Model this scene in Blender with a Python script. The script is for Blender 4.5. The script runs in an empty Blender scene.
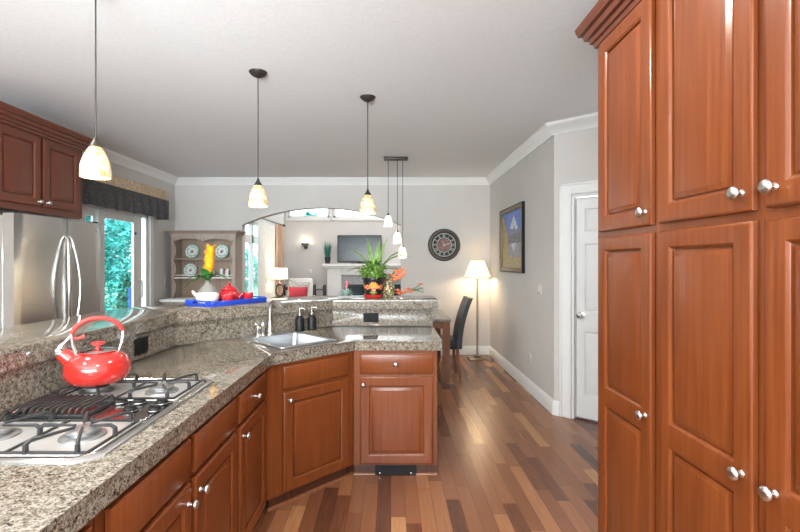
import bpy, bmesh, math, random
from mathutils import Vector, Matrix
from math import sin, cos, pi, radians as R, sqrt

random.seed(7)
S = bpy.context.scene
COL = S.collection

# ------------------------------------------------------------------ camera
cd = bpy.data.cameras.new('camera')
cam = bpy.data.objects.new('camera', cd)
COL.objects.link(cam)
cam.location = (0, 0, 1.44)
cam.rotation_euler = (R(90), 0, 0)
cd.sensor_width = 36
cd.lens = 450 / 800 * 36
cd.shift_x = 9 / 800
cd.shift_y = -4 / 800
cd.clip_start = 0.05
S.camera = cam

# ------------------------------------------------------------------ world, sun, big lights, exposure
W = bpy.data.worlds.new('sky')
S.world = W
W.use_nodes = True
bg = W.node_tree.nodes['Background']
bg.inputs[0].default_value = (0.80, 0.93, 1.0, 1)
bg.inputs[1].default_value = 3.0


def lamp(name, kind, loc, rot, energy, color=(1, 1, 1), size=None, size_y=None, **kw):
    l = bpy.data.lights.new(name, kind)
    l.energy = energy
    l.color = color
    if kind == 'AREA':
        l.shape = 'RECTANGLE'
        l.size = size
        l.size_y = size_y or size
    elif kind in ('POINT', 'SPOT'):
        l.shadow_soft_size = size or 0.05
    for k, v in kw.items():
        setattr(l, k, v)
    o = bpy.data.objects.new(name, l)
    COL.objects.link(o)
    o.location = loc
    o.rotation_euler = rot
    return o


sun = lamp('sun', 'SUN', (0, 0, 10), (0, 0, 0), 5.0, (1, 0.97, 0.92))
sun.data.angle = R(3)
sun.rotation_euler = Vector((-0.55, 0.45, -0.8)).to_track_quat('-Z', 'Y').to_euler()
# added area fill standing in for daylight, behind the camera
lamp('back_window_fill', 'AREA', (-0.75, -2.5, 1.9), (R(90), 0, 0), 85, (0.93, 0.98, 1.0), 3.9, 1.2)
# added area fill brightening the two-storey living room from above
lamp('living_room_fill', 'AREA', (0.2, 9.1, 4.5), (0, 0, 0), 90, (1, 0.99, 0.97), 3.6, 3.0)
# added fills lifting the ceiling, from behind the camera and the side passage
lamp('bounce_fill', 'AREA', (-0.9, -1.5, 1.7), (R(180 - 35), 0, 0), 165, (0.93, 0.98, 1.0), 3.0, 1.2)
far_fill = lamp('ceiling_fill', 'AREA', (-1.0, -1.6, 1.35), Vector((-0.35, 7.0, 1.75)).to_track_quat('-Z', 'Y').to_euler(), 9.5, (0.95, 0.98, 1.0), 0.8, 0.5)  # added fill aimed at the far ceiling and far wall
far_fill.data.spread = R(50)
lamp('passage_fill', 'AREA', (2.15, 2.9, 1.9), Vector((-1.6, 2.2, 1.1)).to_track_quat('-Z', 'Y').to_euler(), 2.0, (0.95, 0.98, 1.0), 0.7, 0.7)  # added fill hidden in the passage, no fixture there
# added ceiling can lights, unseen above the frame, are built further down
S.view_settings.view_transform = 'Standard'
S.view_settings.look = 'None'
S.view_settings.gamma = 1
S.view_settings.use_curve_mapping = False
S.view_settings.exposure = 0.65
S.cycles.max_bounces = 10
S.cycles.diffuse_bounces = 6


# ------------------------------------------------------------------ materials
def nm(name):
    m = bpy.data.materials.new(name)
    m.use_nodes = True
    nt = m.node_tree
    return m, nt, nt.nodes['Principled BSDF']


def setp(b, rough=0.5, metal=0.0, spec=None, coat=None, emit=None, es=0, trans=None, ior=None, alpha=None):
    b.inputs['Roughness'].default_value = rough
    b.inputs['Metallic'].default_value = metal
    if spec is not None: b.inputs['Specular IOR Level'].default_value = spec
    if coat is not None:
        b.inputs['Coat Weight'].default_value = coat
        b.inputs['Coat Roughness'].default_value = 0.1
    if emit is not None:
        b.inputs['Emission Color'].default_value = (*emit, 1)
        b.inputs['Emission Strength'].default_value = es
    if trans is not None: b.inputs['Transmission Weight'].default_value = trans
    if ior is not None: b.inputs['IOR'].default_value = ior
    if alpha is not None: b.inputs['Alpha'].default_value = alpha


def N(nt, t, **kw):
    n = nt.nodes.new(t)
    for k, v in kw.items():
        if k.startswith('i_'):
            n.inputs[k[2:].replace('_', ' ')].default_value = v
        else:
            setattr(n, k, v)
    return n


def ramp(nt, stops, interp='LINEAR'):
    r = nt.nodes.new('ShaderNodeValToRGB')
    r.color_ramp.interpolation = interp
    e = r.color_ramp.elements
    while len(e) < len(stops): e.new(0.5)
    for i, (p, c) in enumerate(stops):
        e[i].position = p
        e[i].color = (*c, 1)
    return r


def coords(nt, kind='Object', scale=(1, 1, 1)):
    if kind == 'World':
        g = nt.nodes.new('ShaderNodeNewGeometry')
        src = g.outputs['Position']
    else:
        tc = nt.nodes.new('ShaderNodeTexCoord')
        src = tc.outputs[kind]
    mp = nt.nodes.new('ShaderNodeMapping')
    mp.inputs['Scale'].default_value = scale
    nt.links.new(src, mp.inputs['Vector'])
    return mp.outputs['Vector']


def plain(name, col, rough=0.5, metal=0.0, var=0.06, scale=12.0, bump=0.0, kind='Object', **kw):
    """one colour with a slight procedural variation"""
    m, nt, b = nm(name)
    v = coords(nt, kind)
    n = N(nt, 'ShaderNodeTexNoise', i_Scale=scale, i_Detail=3.0)
    nt.links.new(v, n.inputs['Vector'])
    lo = tuple(max(0, c * (1 - var)) for c in col)
    hi = tuple(min(1, c * (1 + var)) for c in col)
    r = ramp(nt, [(0.3, lo), (0.7, hi)])
    nt.links.new(n.outputs['Fac'], r.inputs['Fac'])
    nt.links.new(r.outputs['Color'], b.inputs['Base Color'])
    if bump:
        bp = N(nt, 'ShaderNodeBump', i_Strength=bump, i_Distance=0.004)
        nt.links.new(n.outputs['Fac'], bp.inputs['Height'])
        nt.links.new(bp.outputs['Normal'], b.inputs['Normal'])
    setp(b, rough, metal, **kw)
    return m


def wood(name, dark, light, rough=0.3, scale=(30, 30, 1.0), coat=0.25):
    m, nt, b = nm(name)
    v = coords(nt, 'World', scale)
    n = N(nt, 'ShaderNodeTexNoise', i_Scale=2.2, i_Detail=6.0, i_Distortion=0.6)
    nt.links.new(v, n.inputs['Vector'])
    v2 = coords(nt, 'World', (1.4, 1.4, 0.8))
    n2 = N(nt, 'ShaderNodeTexNoise', i_Scale=2.0, i_Detail=2.0)
    nt.links.new(v2, n2.inputs['Vector'])
    mx = N(nt, 'ShaderNodeMath', operation='MULTIPLY_ADD')
    mx.inputs[1].default_value = 0.5
    nt.links.new(n2.outputs['Fac'], mx.inputs[0])
    nt.links.new(n.outputs['Fac'], mx.inputs[2])
    r = ramp(nt, [(0.5, dark), (1.0, light)])
    nt.links.new(mx.outputs[0], r.inputs['Fac'])
    nt.links.new(r.outputs['Color'], b.inputs['Base Color'])
    setp(b, rough, spec=0.38, coat=coat * 0.5)
    return m


def granite(name):
    m, nt, b = nm(name)
    v = coords(nt, 'World')
    vo = N(nt, 'ShaderNodeTexVoronoi', i_Scale=240.0)
    nt.links.new(v, vo.inputs['Vector'])
    sp = nt.nodes.new('ShaderNodeSeparateColor')
    nt.links.new(vo.outputs['Color'], sp.inputs[0])
    n = N(nt, 'ShaderNodeTexNoise', i_Scale=55.0, i_Detail=4.0)
    nt.links.new(v, n.inputs['Vector'])
    ma = N(nt, 'ShaderNodeMath', operation='MULTIPLY_ADD')
    ma.inputs[1].default_value = 0.55
    nt.links.new(sp.outputs[0], ma.inputs[0])
    nt.links.new(n.outputs['Fac'], ma.inputs[2])
    r = ramp(nt, [(0.44, (0.022, 0.019, 0.016)), (0.55, (0.085, 0.068, 0.050)), (0.71, (0.145, 0.119, 0.089)),
                  (0.88, (0.195, 0.170, 0.134)), (1.0, (0.28, 0.26, 0.225))])
    nt.links.new(ma.outputs[0], r.inputs['Fac'])
    nt.links.new(r.outputs['Color'], b.inputs['Base Color'])
    setp(b, 0.08, spec=0.55)
    return m


def floor_mat():
    m, nt, b = nm('strip_hardwood')
    g = nt.nodes.new('ShaderNodeNewGeometry')
    s = nt.nodes.new('ShaderNodeSeparateXYZ')
    nt.links.new(g.outputs['Position'], s.inputs[0])

    def math(op, a, bb=None):
        n = N(nt, 'ShaderNodeMath', operation=op)
        for i, q in enumerate((a, bb)):
            if q is None: continue
            if isinstance(q, (int, float)): n.inputs[i].default_value = q
            else: nt.links.new(q, n.inputs[i])
        return n.outputs[0]
    xr = math('DIVIDE', s.outputs['X'], 0.083)
    row = math('FLOOR', xr)
    w1 = N(nt, 'ShaderNodeTexWhiteNoise', noise_dimensions='1D')
    nt.links.new(row, w1.inputs['W'])
    ln = math('ADD', math('MULTIPLY', w1.outputs['Value'], 0.5), 0.55)
    yy = math('ADD', math('DIVIDE', s.outputs['Y'], ln), math('MULTIPLY', w1.outputs['Value'], 13.7))
    cell = math('FLOOR', yy)
    cb = nt.nodes.new('ShaderNodeCombineXYZ')
    nt.links.new(row, cb.inputs[0]); nt.links.new(cell, cb.inputs[1])
    w2 = N(nt, 'ShaderNodeTexWhiteNoise', noise_dimensions='2D')
    nt.links.new(cb.outputs[0], w2.inputs['Vector'])
    v = coords(nt, 'World', (30, 1.6, 1))
    n = N(nt, 'ShaderNodeTexNoise', i_Scale=2.5, i_Detail=5.0, i_Distortion=0.5)
    nt.links.new(v, n.inputs['Vector'])
    f = math('ADD', math('MULTIPLY', w2.outputs['Value'], 0.8), math('MULTIPLY', n.outputs['Fac'], 0.3))
    r = ramp(nt, [(0.0, (0.035, 0.018, 0.013)), (0.16, (0.095, 0.036, 0.019)), (0.34, (0.17, 0.063, 0.030)),
                  (0.62, (0.23, 0.092, 0.042)), (0.85, (0.31, 0.136, 0.062)), (1.0, (0.45, 0.235, 0.10))])
    nt.links.new(f, r.inputs['Fac'])
    fx = math('FRACT', xr)
    gap = math('LESS_THAN', math('MINIMUM', fx, math('SUBTRACT', 1.0, fx)), 0.016)
    fy = math('FRACT', yy)
    gap2 = math('LESS_THAN', fy, 0.004)
    gg = math('MULTIPLY', math('MAXIMUM', gap, gap2), 0.55)
    mix = N(nt, 'ShaderNodeMix', data_type='RGBA')
    nt.links.new(gg, mix.inputs['Factor'])
    nt.links.new(r.outputs['Color'], mix.inputs['A'])
    mix.inputs['B'].default_value = (0.03, 0.015, 0.01, 1)
    nt.links.new(mix.outputs['Result'], b.inputs['Base Color'])
    setp(b, 0.26, spec=0.5)
    return m


def glass(name='window_glass', tint=(1, 1, 1)):
    m = bpy.data.materials.new(name)
    m.use_nodes = True
    nt = m.node_tree
    nt.nodes.clear()
    o = nt.nodes.new('ShaderNodeOutputMaterial')
    t = nt.nodes.new('ShaderNodeBsdfTransparent')
    t.inputs[0].default_value = (*tint, 1)
    g = nt.nodes.new('ShaderNodeBsdfGlossy')
    g.inputs['Roughness'].default_value = 0.02
    f = nt.nodes.new('ShaderNodeFresnel')
    f.inputs[0].default_value = 1.35
    mx = nt.nodes.new('ShaderNodeMixShader')
    ge = nt.nodes.new('ShaderNodeNewGeometry')
    fr = nt.nodes.new('ShaderNodeMath'); fr.operation = 'SUBTRACT'; fr.use_clamp = True
    nt.links.new(f.outputs[0], fr.inputs[0])
    nt.links.new(ge.outputs['Backfacing'], fr.inputs[1])
    nt.links.new(fr.outputs[0], mx.inputs[0])
    nt.links.new(t.outputs[0], mx.inputs[1])
    nt.links.new(g.outputs[0], mx.inputs[2])
    nt.links.new(mx.outputs[0], o.inputs[0])
    return m


def mottled_shade(name, lo, hi, es, scale=60):
    m, nt, b = nm(name)
    v = coords(nt, 'Object')
    vo = N(nt, 'ShaderNodeTexNoise', i_Scale=float(scale), i_Detail=3.0)
    nt.links.new(v, vo.inputs['Vector'])
    r = ramp(nt, [(0.35, lo), (0.62, hi)])
    nt.links.new(vo.outputs['Fac'], r.inputs['Fac'])
    nt.links.new(r.outputs['Color'], b.inputs['Base Color'])
    nt.links.new(r.outputs['Color'], b.inputs['Emission Color'])
    setp(b, 0.3)
    b.inputs['Emission Strength'].default_value = es
    return m


def spotted(name, base, stops, scale=40, thr=0.42, kind='Object', rough=0.3):
    """painted blobs of several colours on a ground colour"""
    m, nt, b = nm(name)
    v = coords(nt, kind)
    vo = N(nt, 'ShaderNodeTexVoronoi', i_Scale=float(scale))
    nt.links.new(v, vo.inputs['Vector'])
    sp = nt.nodes.new('ShaderNodeSeparateColor')
    nt.links.new(vo.outputs['Color'], sp.inputs[0])
    r = ramp(nt, [((i + 0.0) / len(stops), c) for i, c in enumerate(stops)], 'CONSTANT')
    nt.links.new(sp.outputs[0], r.inputs['Fac'])
    lt = N(nt, 'ShaderNodeMath', operation='LESS_THAN')
    lt.inputs[1].default_value = thr
    nt.links.new(vo.outputs['Distance'], lt.inputs[0])
    mix = N(nt, 'ShaderNodeMix', data_type='RGBA')
    nt.links.new(lt.outputs[0], mix.inputs['Factor'])
    mix.inputs['A'].default_value = (*base, 1)
    nt.links.new(r.outputs['Color'], mix.inputs['B'])
    nt.links.new(mix.outputs['Result'], b.inputs['Base Color'])
    setp(b, rough)
    return m


def plate_mat():
    m, nt, b = nm('painted_plate')
    tc = nt.nodes.new('ShaderNodeTexCoord')
    sx = nt.nodes.new('ShaderNodeSeparateXYZ')
    nt.links.new(tc.outputs['Object'], sx.inputs[0])
    cb = nt.nodes.new('ShaderNodeCombineXYZ')
    nt.links.new(sx.outputs['X'], cb.inputs[0]); nt.links.new(sx.outputs['Y'], cb.inputs[1])
    ln = N(nt, 'ShaderNodeVectorMath', operation='LENGTH')
    nt.links.new(cb.outputs[0], ln.inputs[0])
    n = N(nt, 'ShaderNodeTexNoise', i_Scale=70.0)
    nt.links.new(tc.outputs['Object'], n.inputs['Vector'])
    ma = N(nt, 'ShaderNodeMath', operation='MULTIPLY_ADD')
    nt.links.new(n.outputs['Fac'], ma.inputs[0])
    ma.inputs[1].default_value = 0.05
    nt.links.new(ln.outputs['Value'], ma.inputs[2])
    r = ramp(nt, [(0.0, (0.25, 0.05, 0.06)), (0.042, (0.55, 0.62, 0.60)), (0.058, (0.78, 0.80, 0.78)), (0.088, (0.18, 0.42, 0.36)),
                  (0.10, (0.72, 0.78, 0.74)), (0.118, (0.20, 0.45, 0.38)), (0.129, (0.05, 0.09, 0.08))], 'CONSTANT')
    nt.links.new(ma.outputs[0], r.inputs['Fac'])
    nt.links.new(r.outputs['Color'], b.inputs['Base Color'])
    setp(b, 0.2)
    return m


M = {}
M['wall'] = plain('greige_wall_paint', (0.585, 0.568, 0.55), 0.85, var=0.02, scale=3, kind='World')
M['ceiling'] = plain('textured_ceiling_paint', (0.735, 0.755, 0.77), 0.9, var=0.03, scale=60, bump=0.25, kind='World')
M['trim'] = plain('white_trim_paint', (0.75, 0.76, 0.755), 0.45, var=0.015, kind='World')
M['door_white'] = plain('white_door_paint', (0.69, 0.705, 0.705), 0.4, var=0.015, kind='World')
M['floor'] = floor_mat()
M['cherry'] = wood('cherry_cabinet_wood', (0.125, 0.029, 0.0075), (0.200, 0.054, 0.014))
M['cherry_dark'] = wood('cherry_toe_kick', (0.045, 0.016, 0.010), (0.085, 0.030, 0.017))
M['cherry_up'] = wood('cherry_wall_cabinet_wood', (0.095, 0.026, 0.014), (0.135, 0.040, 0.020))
M['granite'] = granite('speckled_granite')
M['nickel'] = plain('satin_nickel', (0.62, 0.60, 0.57), 0.28, 1.0, 0.03)
M['brass'] = plain('brushed_brass', (0.36, 0.29, 0.20), 0.32, 1.0, 0.04)
M['chrome'] = plain('polished_chrome', (0.75, 0.75, 0.75), 0.12, 1.0, 0.02)
M['steel'] = plain('brushed_steel', (0.50, 0.49, 0.475), 0.2, 1.0, 0.03)
M['sinksteel'] = plain('sink_steel', (0.44, 0.46, 0.48), 0.28, 0.8, 0.03)
M['pansteel'] = plain('pan_steel', (0.62, 0.62, 0.61), 0.38, 0.7, 0.03)
M['iron'] = plain('cast_iron', (0.018, 0.018, 0.019), 0.45, 0.0, 0.1, bump=0.1)
M['burner'] = plain('burner_alloy', (0.27, 0.27, 0.27), 0.42, 0.7, 0.05)
M['black'] = plain('black_plastic', (0.008, 0.008, 0.009), 0.45, spec=0.3)
M['bronze'] = plain('dark_bronze', (0.045, 0.04, 0.036), 0.4, 0.6)
M['red'] = plain('red_enamel', (0.42, 0.020, 0.015), 0.14, 0, 0.03, coat=0.6)
M['redsat'] = plain('red_silicone', (0.45, 0.035, 0.03), 0.35, 0, 0.03)
M['redcer'] = spotted('red_glazed_ceramic', (0.45, 0.018, 0.026), [(0.45, 0.018, 0.026), (0.52, 0.04, 0.05), (0.70, 0.30, 0.30)], 70, 0.3, rough=0.15)
M['blue'] = plain('blue_lacquer', (0.012, 0.05, 0.42), 0.3, 0, 0.05)
M['white'] = plain('white_ceramic', (0.66, 0.65, 0.63), 0.2, 0, 0.02)
M['linen'] = plain('white_linen', (0.74, 0.73, 0.70), 0.9, 0, 0.04, 30, 0.1)
M['glass'] = glass()
M['clear'] = plain('clear_plastic', (0.9, 0.9, 0.9), 0.05, 0, 0.0, trans=0.9, ior=1.3)
M['smoke'] = plain('smoked_glass', (0.32, 0.31, 0.29), 0.08, 0, 0.02, trans=0.35, ior=1.2)
M['leaf'] = spotted('variegated_leaf', (0.18, 0.34, 0.06), [(0.24, 0.42, 0.09), (0.62, 0.68, 0.42), (0.14, 0.28, 0.06)], 45, 0.35, rough=0.5)
M['long_leaf'] = plain('spider_plant_leaf', (0.13, 0.24, 0.06), 0.45, 0, 0.35, 25)
M['leaf_dark'] = plain('green_leaf', (0.035, 0.15, 0.03), 0.45, 0, 0.25, 25)
M['teal_leaf'] = plain('teal_grass', (0.02, 0.17, 0.13), 0.6, 0, 0.25, 25)
M['pale_leaf'] = plain('pale_green_leaf', (0.34, 0.52, 0.45), 0.5, 0, 0.15, 40)
M['yellow'] = plain('yellow_petal', (0.80, 0.38, 0.015), 0.5, 0, 0.25, 60)
M['orange'] = plain('orange_petal', (0.80, 0.20, 0.08), 0.5, 0, 0.25, 50)
M['pink'] = plain('pink_petal', (0.70, 0.22, 0.28), 0.5, 0, 0.2, 50)
M['folk'] = spotted('folk_painted_black_pot', (0.012, 0.010, 0.010), [(0.75, 0.30, 0.03), (0.65, 0.06, 0.04), (0.75, 0.50, 0.12), (0.25, 0.35, 0.08), (0.70, 0.35, 0.25)], 30, 0.40)
M['floral'] = spotted('floral_vase_glaze', (0.10, 0.10, 0.07), [(0.70, 0.60, 0.15), (0.65, 0.18, 0.10), (0.30, 0.40, 0.12), (0.75, 0.60, 0.45)], 60, 0.45)
M['potblack'] = plain('black_pot_glaze', (0.012, 0.010, 0.010), 0.3)
M['redpaint'] = plain('red_paint', (0.50, 0.03, 0.03), 0.5)
M['potgreen'] = plain('olive_paint', (0.20, 0.28, 0.05), 0.5)
M['petalpink'] = plain('salmon_paint', (0.70, 0.34, 0.22), 0.5)
M['soil'] = plain('potting_soil', (0.03, 0.02, 0.014), 0.95, 0, 0.3, 80, 0.4)
M['hutch'] = wood('weathered_pine', (0.27, 0.215, 0.175), (0.42, 0.35, 0.295), 0.6, coat=0)
M['hutch_dark'] = wood('weathered_pine_inside', (0.27, 0.185, 0.14), (0.42, 0.315, 0.25), 0.6, coat=0)
M['tablewood'] = wood('table_wood', (0.13, 0.045, 0.02), (0.25, 0.095, 0.042), 0.35)
M['tabletop'] = plain('grey_stone_top', (0.22, 0.20, 0.185), 0.2, 0, 0.35, 18)
M['leather'] = plain('black_leather', (0.022, 0.026, 0.028), 0.38, 0, 0.1, 30, 0.1)
M['plate'] = plate_mat()
M['shade_glow'] = mottled_shade('mottled_glass_shade', (0.42, 0.24, 0.07), (0.72, 0.64, 0.42), 0.30, 45)
M['shade_white'] = mottled_shade('white_glass_shade', (1.0, 0.90, 0.72), (1.0, 0.97, 0.88), 0.6)
M['shade_cloth'] = mottled_shade('lit_cloth_shade', (1.0, 0.82, 0.55), (1.0, 0.86, 0.62), 0.62, 5)
M['shade_lit'] = mottled_shade('lit_white_drum', (1.0, 0.84, 0.68), (1.0, 0.88, 0.74), 0.75, 5)
M['tv'] = plain('tv_screen', (0.018, 0.03, 0.038), 0.2, 0, 0.05, 4, spec=0.25)
M['tile'] = spotted('grey_mosaic_tile', (0.26, 0.27, 0.28), [(0.30, 0.31, 0.32), (0.22, 0.23, 0.24), (0.36, 0.37, 0.38)], 40, 0.5, rough=0.35)
M['firebox'] = plain('firebox_glass', (0.02, 0.035, 0.045), 0.1)
M['sheer'] = plain('sheer_curtain', (0.86, 0.87, 0.82), 0.9, 0, 0.03, 10)
M['drape'] = wood('tan_drape', (0.34, 0.19, 0.12), (0.66, 0.48, 0.36), 0.85, (0.5, 16, 0.05), 0)
M['valance'] = spotted('black_patterned_fabric', (0.075, 0.076, 0.080), [(0.14, 0.14, 0.146), (0.04, 0.04, 0.044), (0.24, 0.24, 0.24)], 50, 0.3, 'World', 0.9)
M['band'] = plain('cream_scroll_fabric', (0.60, 0.47, 0.33), 0.9, 0, 0.25, 30, kind='World')
M['cushion_red'] = plain('crimson_cushion', (0.40, 0.035, 0.06), 0.85, 0, 0.12, 30)
M['cushion_grey'] = plain('grey_patterned_cushion', (0.42, 0.42, 0.41), 0.9, 0, 0.35, 30)
M['darkwood'] = plain('espresso_wood', (0.025, 0.02, 0.018), 0.4)
M['foliage'] = plain('outdoor_foliage', (0.05, 0.36, 0.35), 0.7, 0, 0.7, 3.0, kind='World')
M['foliage2'] = plain('conifer_foliage', (0.04, 0.22, 0.15), 0.7, 0, 0.5, 8.0, kind='World')
M['bark'] = plain('bark', (0.10, 0.08, 0.06), 0.9, 0, 0.3, 20, 0.3)
M['deck'] = plain('pale_deck', (0.42, 0.45, 0.45), 0.8, 0, 0.1, 6, kind='World')
M['lawn'] = plain('lawn', (0.08, 0.26, 0.16), 0.95, 0, 0.3, 4, kind='World')
M['bluechair'] = plain('blue_paint', (0.03, 0.12, 0.42), 0.5)
M['plug'] = plain('black_outlet', (0.008, 0.008, 0.009), 0.6, spec=0.2)
M['bulb'] = plain('lit_bulb', (1, 0.95, 0.85), 0.3, emit=(1, 0.93, 0.8), es=6)
M['sconce_glow'] = mottled_shade('lit_sconce_glass', (1.0, 0.85, 0.65), (1.0, 0.9, 0.75), 1.4, 10)
M['lampring'] = plain('dark_ring_metal', (0.08, 0.07, 0.065), 0.35, 0.7)
M['clockface'] = plain('faded_clock_face', (0.21, 0.11, 0.10), 0.6, 0, 0.4, 14)
M['ringgrey'] = plain('aged_white_ring', (0.50, 0.53, 0.48), 0.6)
M['goldframe'] = plain('bronze_gold_frame', (0.20, 0.15, 0.10), 0.4, 0.3)
M['book_red'] = plain('maroon_cover', (0.22, 0.04, 0.07), 0.6)


# ------------------------------------------------------------------ mesh helpers
class MB:
    def __init__(self):
        self.bm = bmesh.new()
        self.mi = 0
        self.T = None

    def _v(self, p):
        p = Vector(p)
        return self.bm.verts.new(self.T @ p if self.T else p)

    def face(self, vs):
        try:
            f = self.bm.faces.new(vs)
            f.material_index = self.mi
            return f
        except ValueError:
            return None

    def box(self, x0, x1, y0, y1, z0, z1, bev=0.0, seg=1):
        x0, x1 = min(x0, x1), max(x0, x1)
        y0, y1 = min(y0, y1), max(y0, y1)
        z0, z1 = min(z0, z1), max(z0, z1)
        v = [self._v(p) for p in ((x0, y0, z0), (x1, y0, z0), (x1, y1, z0), (x0, y1, z0),
                                  (x0, y0, z1), (x1, y0, z1), (x1, y1, z1), (x0, y1, z1))]
        fs = [self.face([v[i] for i in q]) for q in ((3, 2, 1, 0), (4, 5, 6, 7), (0, 1, 5, 4), (1, 2, 6, 5), (2, 3, 7, 6), (3, 0, 4, 7))]
        if bev > 0:
            es = list({e for f in fs for e in f.edges})
            r = bmesh.ops.bevel(self.bm, geom=es, offset=min(bev, 0.45 * min(x1 - x0, y1 - y0, z1 - z0)), segments=seg, affect='EDGES', profile=0.5)
            for f in r['faces']: f.material_index = self.mi
        return self

    def prism(self, pts, z0, z1, bev=0.0, seg=2):
        """vertical prism over a plan polygon (counter-clockwise)"""
        b = [self._v((x, y, z0)) for x, y in pts]
        t = [self._v((x, y, z1)) for x, y in pts]
        n = len(pts)
        self.face(list(reversed(b)))
        tf = self.face(t)
        for i in range(n):
            self.face([b[i], b[(i + 1) % n], t[(i + 1) % n], t[i]])
        if bev > 0:
            r = bmesh.ops.bevel(self.bm, geom=list(tf.edges), offset=bev, segments=seg, affect='EDGES', profile=0.5)
            for f in r['faces']: f.material_index = self.mi
        return self

    def slab_xz(self, pts, y0, y1):
        """wall-like slab: outline in x,z (counter-clockwise seen from -y), thick in y"""
        a = [self._v((x, y0, z)) for x, z in pts]
        c = [self._v((x, y1, z)) for x, z in pts]
        n = len(pts)
        self.face(a)
        self.face(list(reversed(c)))
        for i in range(n):
            self.face([a[(i + 1) % n], a[i], c[i], c[(i + 1) % n]])
        return self

    def lathe(self, prof, c=(0, 0, 0), n=20, mat=None, sx=1.0, sy=1.0):
        """revolve (r,z) profile round the z axis at c (mat turns it)"""
        mat = mat or Matrix.Identity(3)
        c = Vector(c)
        rings = []
        for r, z in prof:
            if r < 1e-6:
                rings.append([self._v(c + mat @ Vector((0, 0, z)))])
            else:
                rings.append([self._v(c + mat @ Vector((r * sx * cos(2 * pi * k / n), r * sy * sin(2 * pi * k / n), z))) for k in range(n)])
        for a, b in zip(rings, rings[1:]):
            for k in range(n):
                k2 = (k + 1) % n
                if len(a) == 1 and len(b) == 1: continue
                if len(a) == 1: self.face([a[0], b[k2], b[k]])
                elif len(b) == 1: self.face([a[k], a[k2], b[0]])
                else: self.face([a[k], a[k2], b[k2], b[k]])
        return self

    def cyl(self, p0, p1, r0, r1=None, n=14, cap=True):
        return self.tube([p0, p1], [r0, r0 if r1 is None else r1], n, cap)

    def tube(self, pts, r, n=10, cap=True, flat=1.0, up=None):
        pts = [Vector(p) for p in pts]
        if isinstance(r, (int, float)): r = [r] * len(pts)
        rings = []
        prev = None
        for i, p in enumerate(pts):
            d = (pts[min(i + 1, len(pts) - 1)] - pts[max(i - 1, 0)]).normalized()
            if prev is None:
                a = Vector(up) if up else (Vector((0, 0, 1)) if abs(d.z) < 0.9 else Vector((1, 0, 0)))
                u = (a - d * a.dot(d)).normalized()
            else:
                u = (prev - d * prev.dot(d)).normalized()
            prev = u
            w = d.cross(u)
            rings.append([self._v(p + (u * cos(2 * pi * k / n) * flat + w * sin(2 * pi * k / n)) * r[i]) for k in range(n)])
        for a, b in zip(rings, rings[1:]):
            for k in range(n):
                self.face([a[k], a[(k + 1) % n], b[(k + 1) % n], b[k]])
        if cap:
            self.face(list(reversed(rings[0])))
            self.face(rings[-1])
        return self

    def torus(self, c, R0, r, n=28, m=8, mat=None):
        mat = mat or Matrix.Identity(3)
        c = Vector(c)
        g = [[self._v(c + mat @ Vector(((R0 + r * cos(2 * pi * j / m)) * cos(2 * pi * i / n), (R0 + r * cos(2 * pi * j / m)) * sin(2 * pi * i / n), r * sin(2 * pi * j / m)))) for j in range(m)] for i in range(n)]
        for i in range(n):
            for j in range(m):
                self.face([g[i][j], g[(i + 1) % n][j], g[(i + 1) % n][(j + 1) % m], g[i][(j + 1) % m]])
        return self

    def ball(self, c, rx, ry=None, rz=None, n=14, m=9):
        ry = rx if ry is None else ry
        rz = rx if rz is None else rz
        prof = [(sin(pi * k / m), -cos(pi * k / m)) for k in range(m + 1)]
        mt = Matrix(((rx, 0, 0), (0, ry, 0), (0, 0, rz)))
        prof[0] = (0, -1); prof[-1] = (0, 1)
        return self.lathe(prof, c, n, mt)

    def sweep(self, path, prof, side=1, closed_prof=True):
        """profile (d,z) swept along a plan path; d is measured to the left (side=1) or right (-1)"""
        P = [Vector((x, y)) for x, y in path]
        rings = []
        for i, p in enumerate(P):
            if i == 0: ds = [(P[1] - P[0]).normalized()]
            elif i == len(P) - 1: ds = [(P[-1] - P[-2]).normalized()]
            else: ds = [(P[i] - P[i - 1]).normalized(), (P[i + 1] - P[i]).normalized()]
            ns = [Vector((-d.y, d.x)) * side for d in ds]
            if len(ns) == 1: mvec = ns[0]
            else:
                s = (ns[0] + ns[1]).normalized()
                mvec = s / max(0.2, s.dot(ns[0]))
            rings.append([self._v((p.x + mvec.x * d, p.y + mvec.y * d, z)) for d, z in prof])
        k = len(prof)
        for a, b in zip(rings, rings[1:]):
            for j in range(k if closed_prof else k - 1):
                self.face([a[j], a[(j + 1) % k], b[(j + 1) % k], b[j]])
        if closed_prof:
            self.face(rings[0]); self.face(list(reversed(rings[-1])))
        return self

    def blade(self, base, az, length, width, lift=1.0, droop=1.0, n=7, thick=0.0015, twist=0.0, fold=0.15):
        """a leaf: thin closed strip that rises and arches over"""
        base = Vector(base)
        out = Vector((cos(az), sin(az), 0))
        sd = Vector((-sin(az + twist), cos(az + twist), 0))
        rows = []
        for i in range(n + 1):
            t = i / n
            p = base + out * (length * t * (0.35 + 0.65 * t * droop)) + Vector((0, 0, length * (lift * t - 0.75 * droop * t * t * t)))
            w = width * (0.35 + 1.3 * t * (1 - t) * 2) * (1 - t ** 4) * 0.5 + 0.0006
            c = Vector((0, 0, -fold * w))
            rows.append([self._v(p - sd * w), self._v(p + c), self._v(p + sd * w), self._v(p + c - Vector((0, 0, thick + 0.001)))])
        for a, b in zip(rows, rows[1:]):
            for j in range(4):
                self.face([a[j], a[(j + 1) % 4], b[(j + 1) % 4], b[j]])
        self.face(rows[0]); self.face(list(reversed(rows[-1])))
        return self

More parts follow.
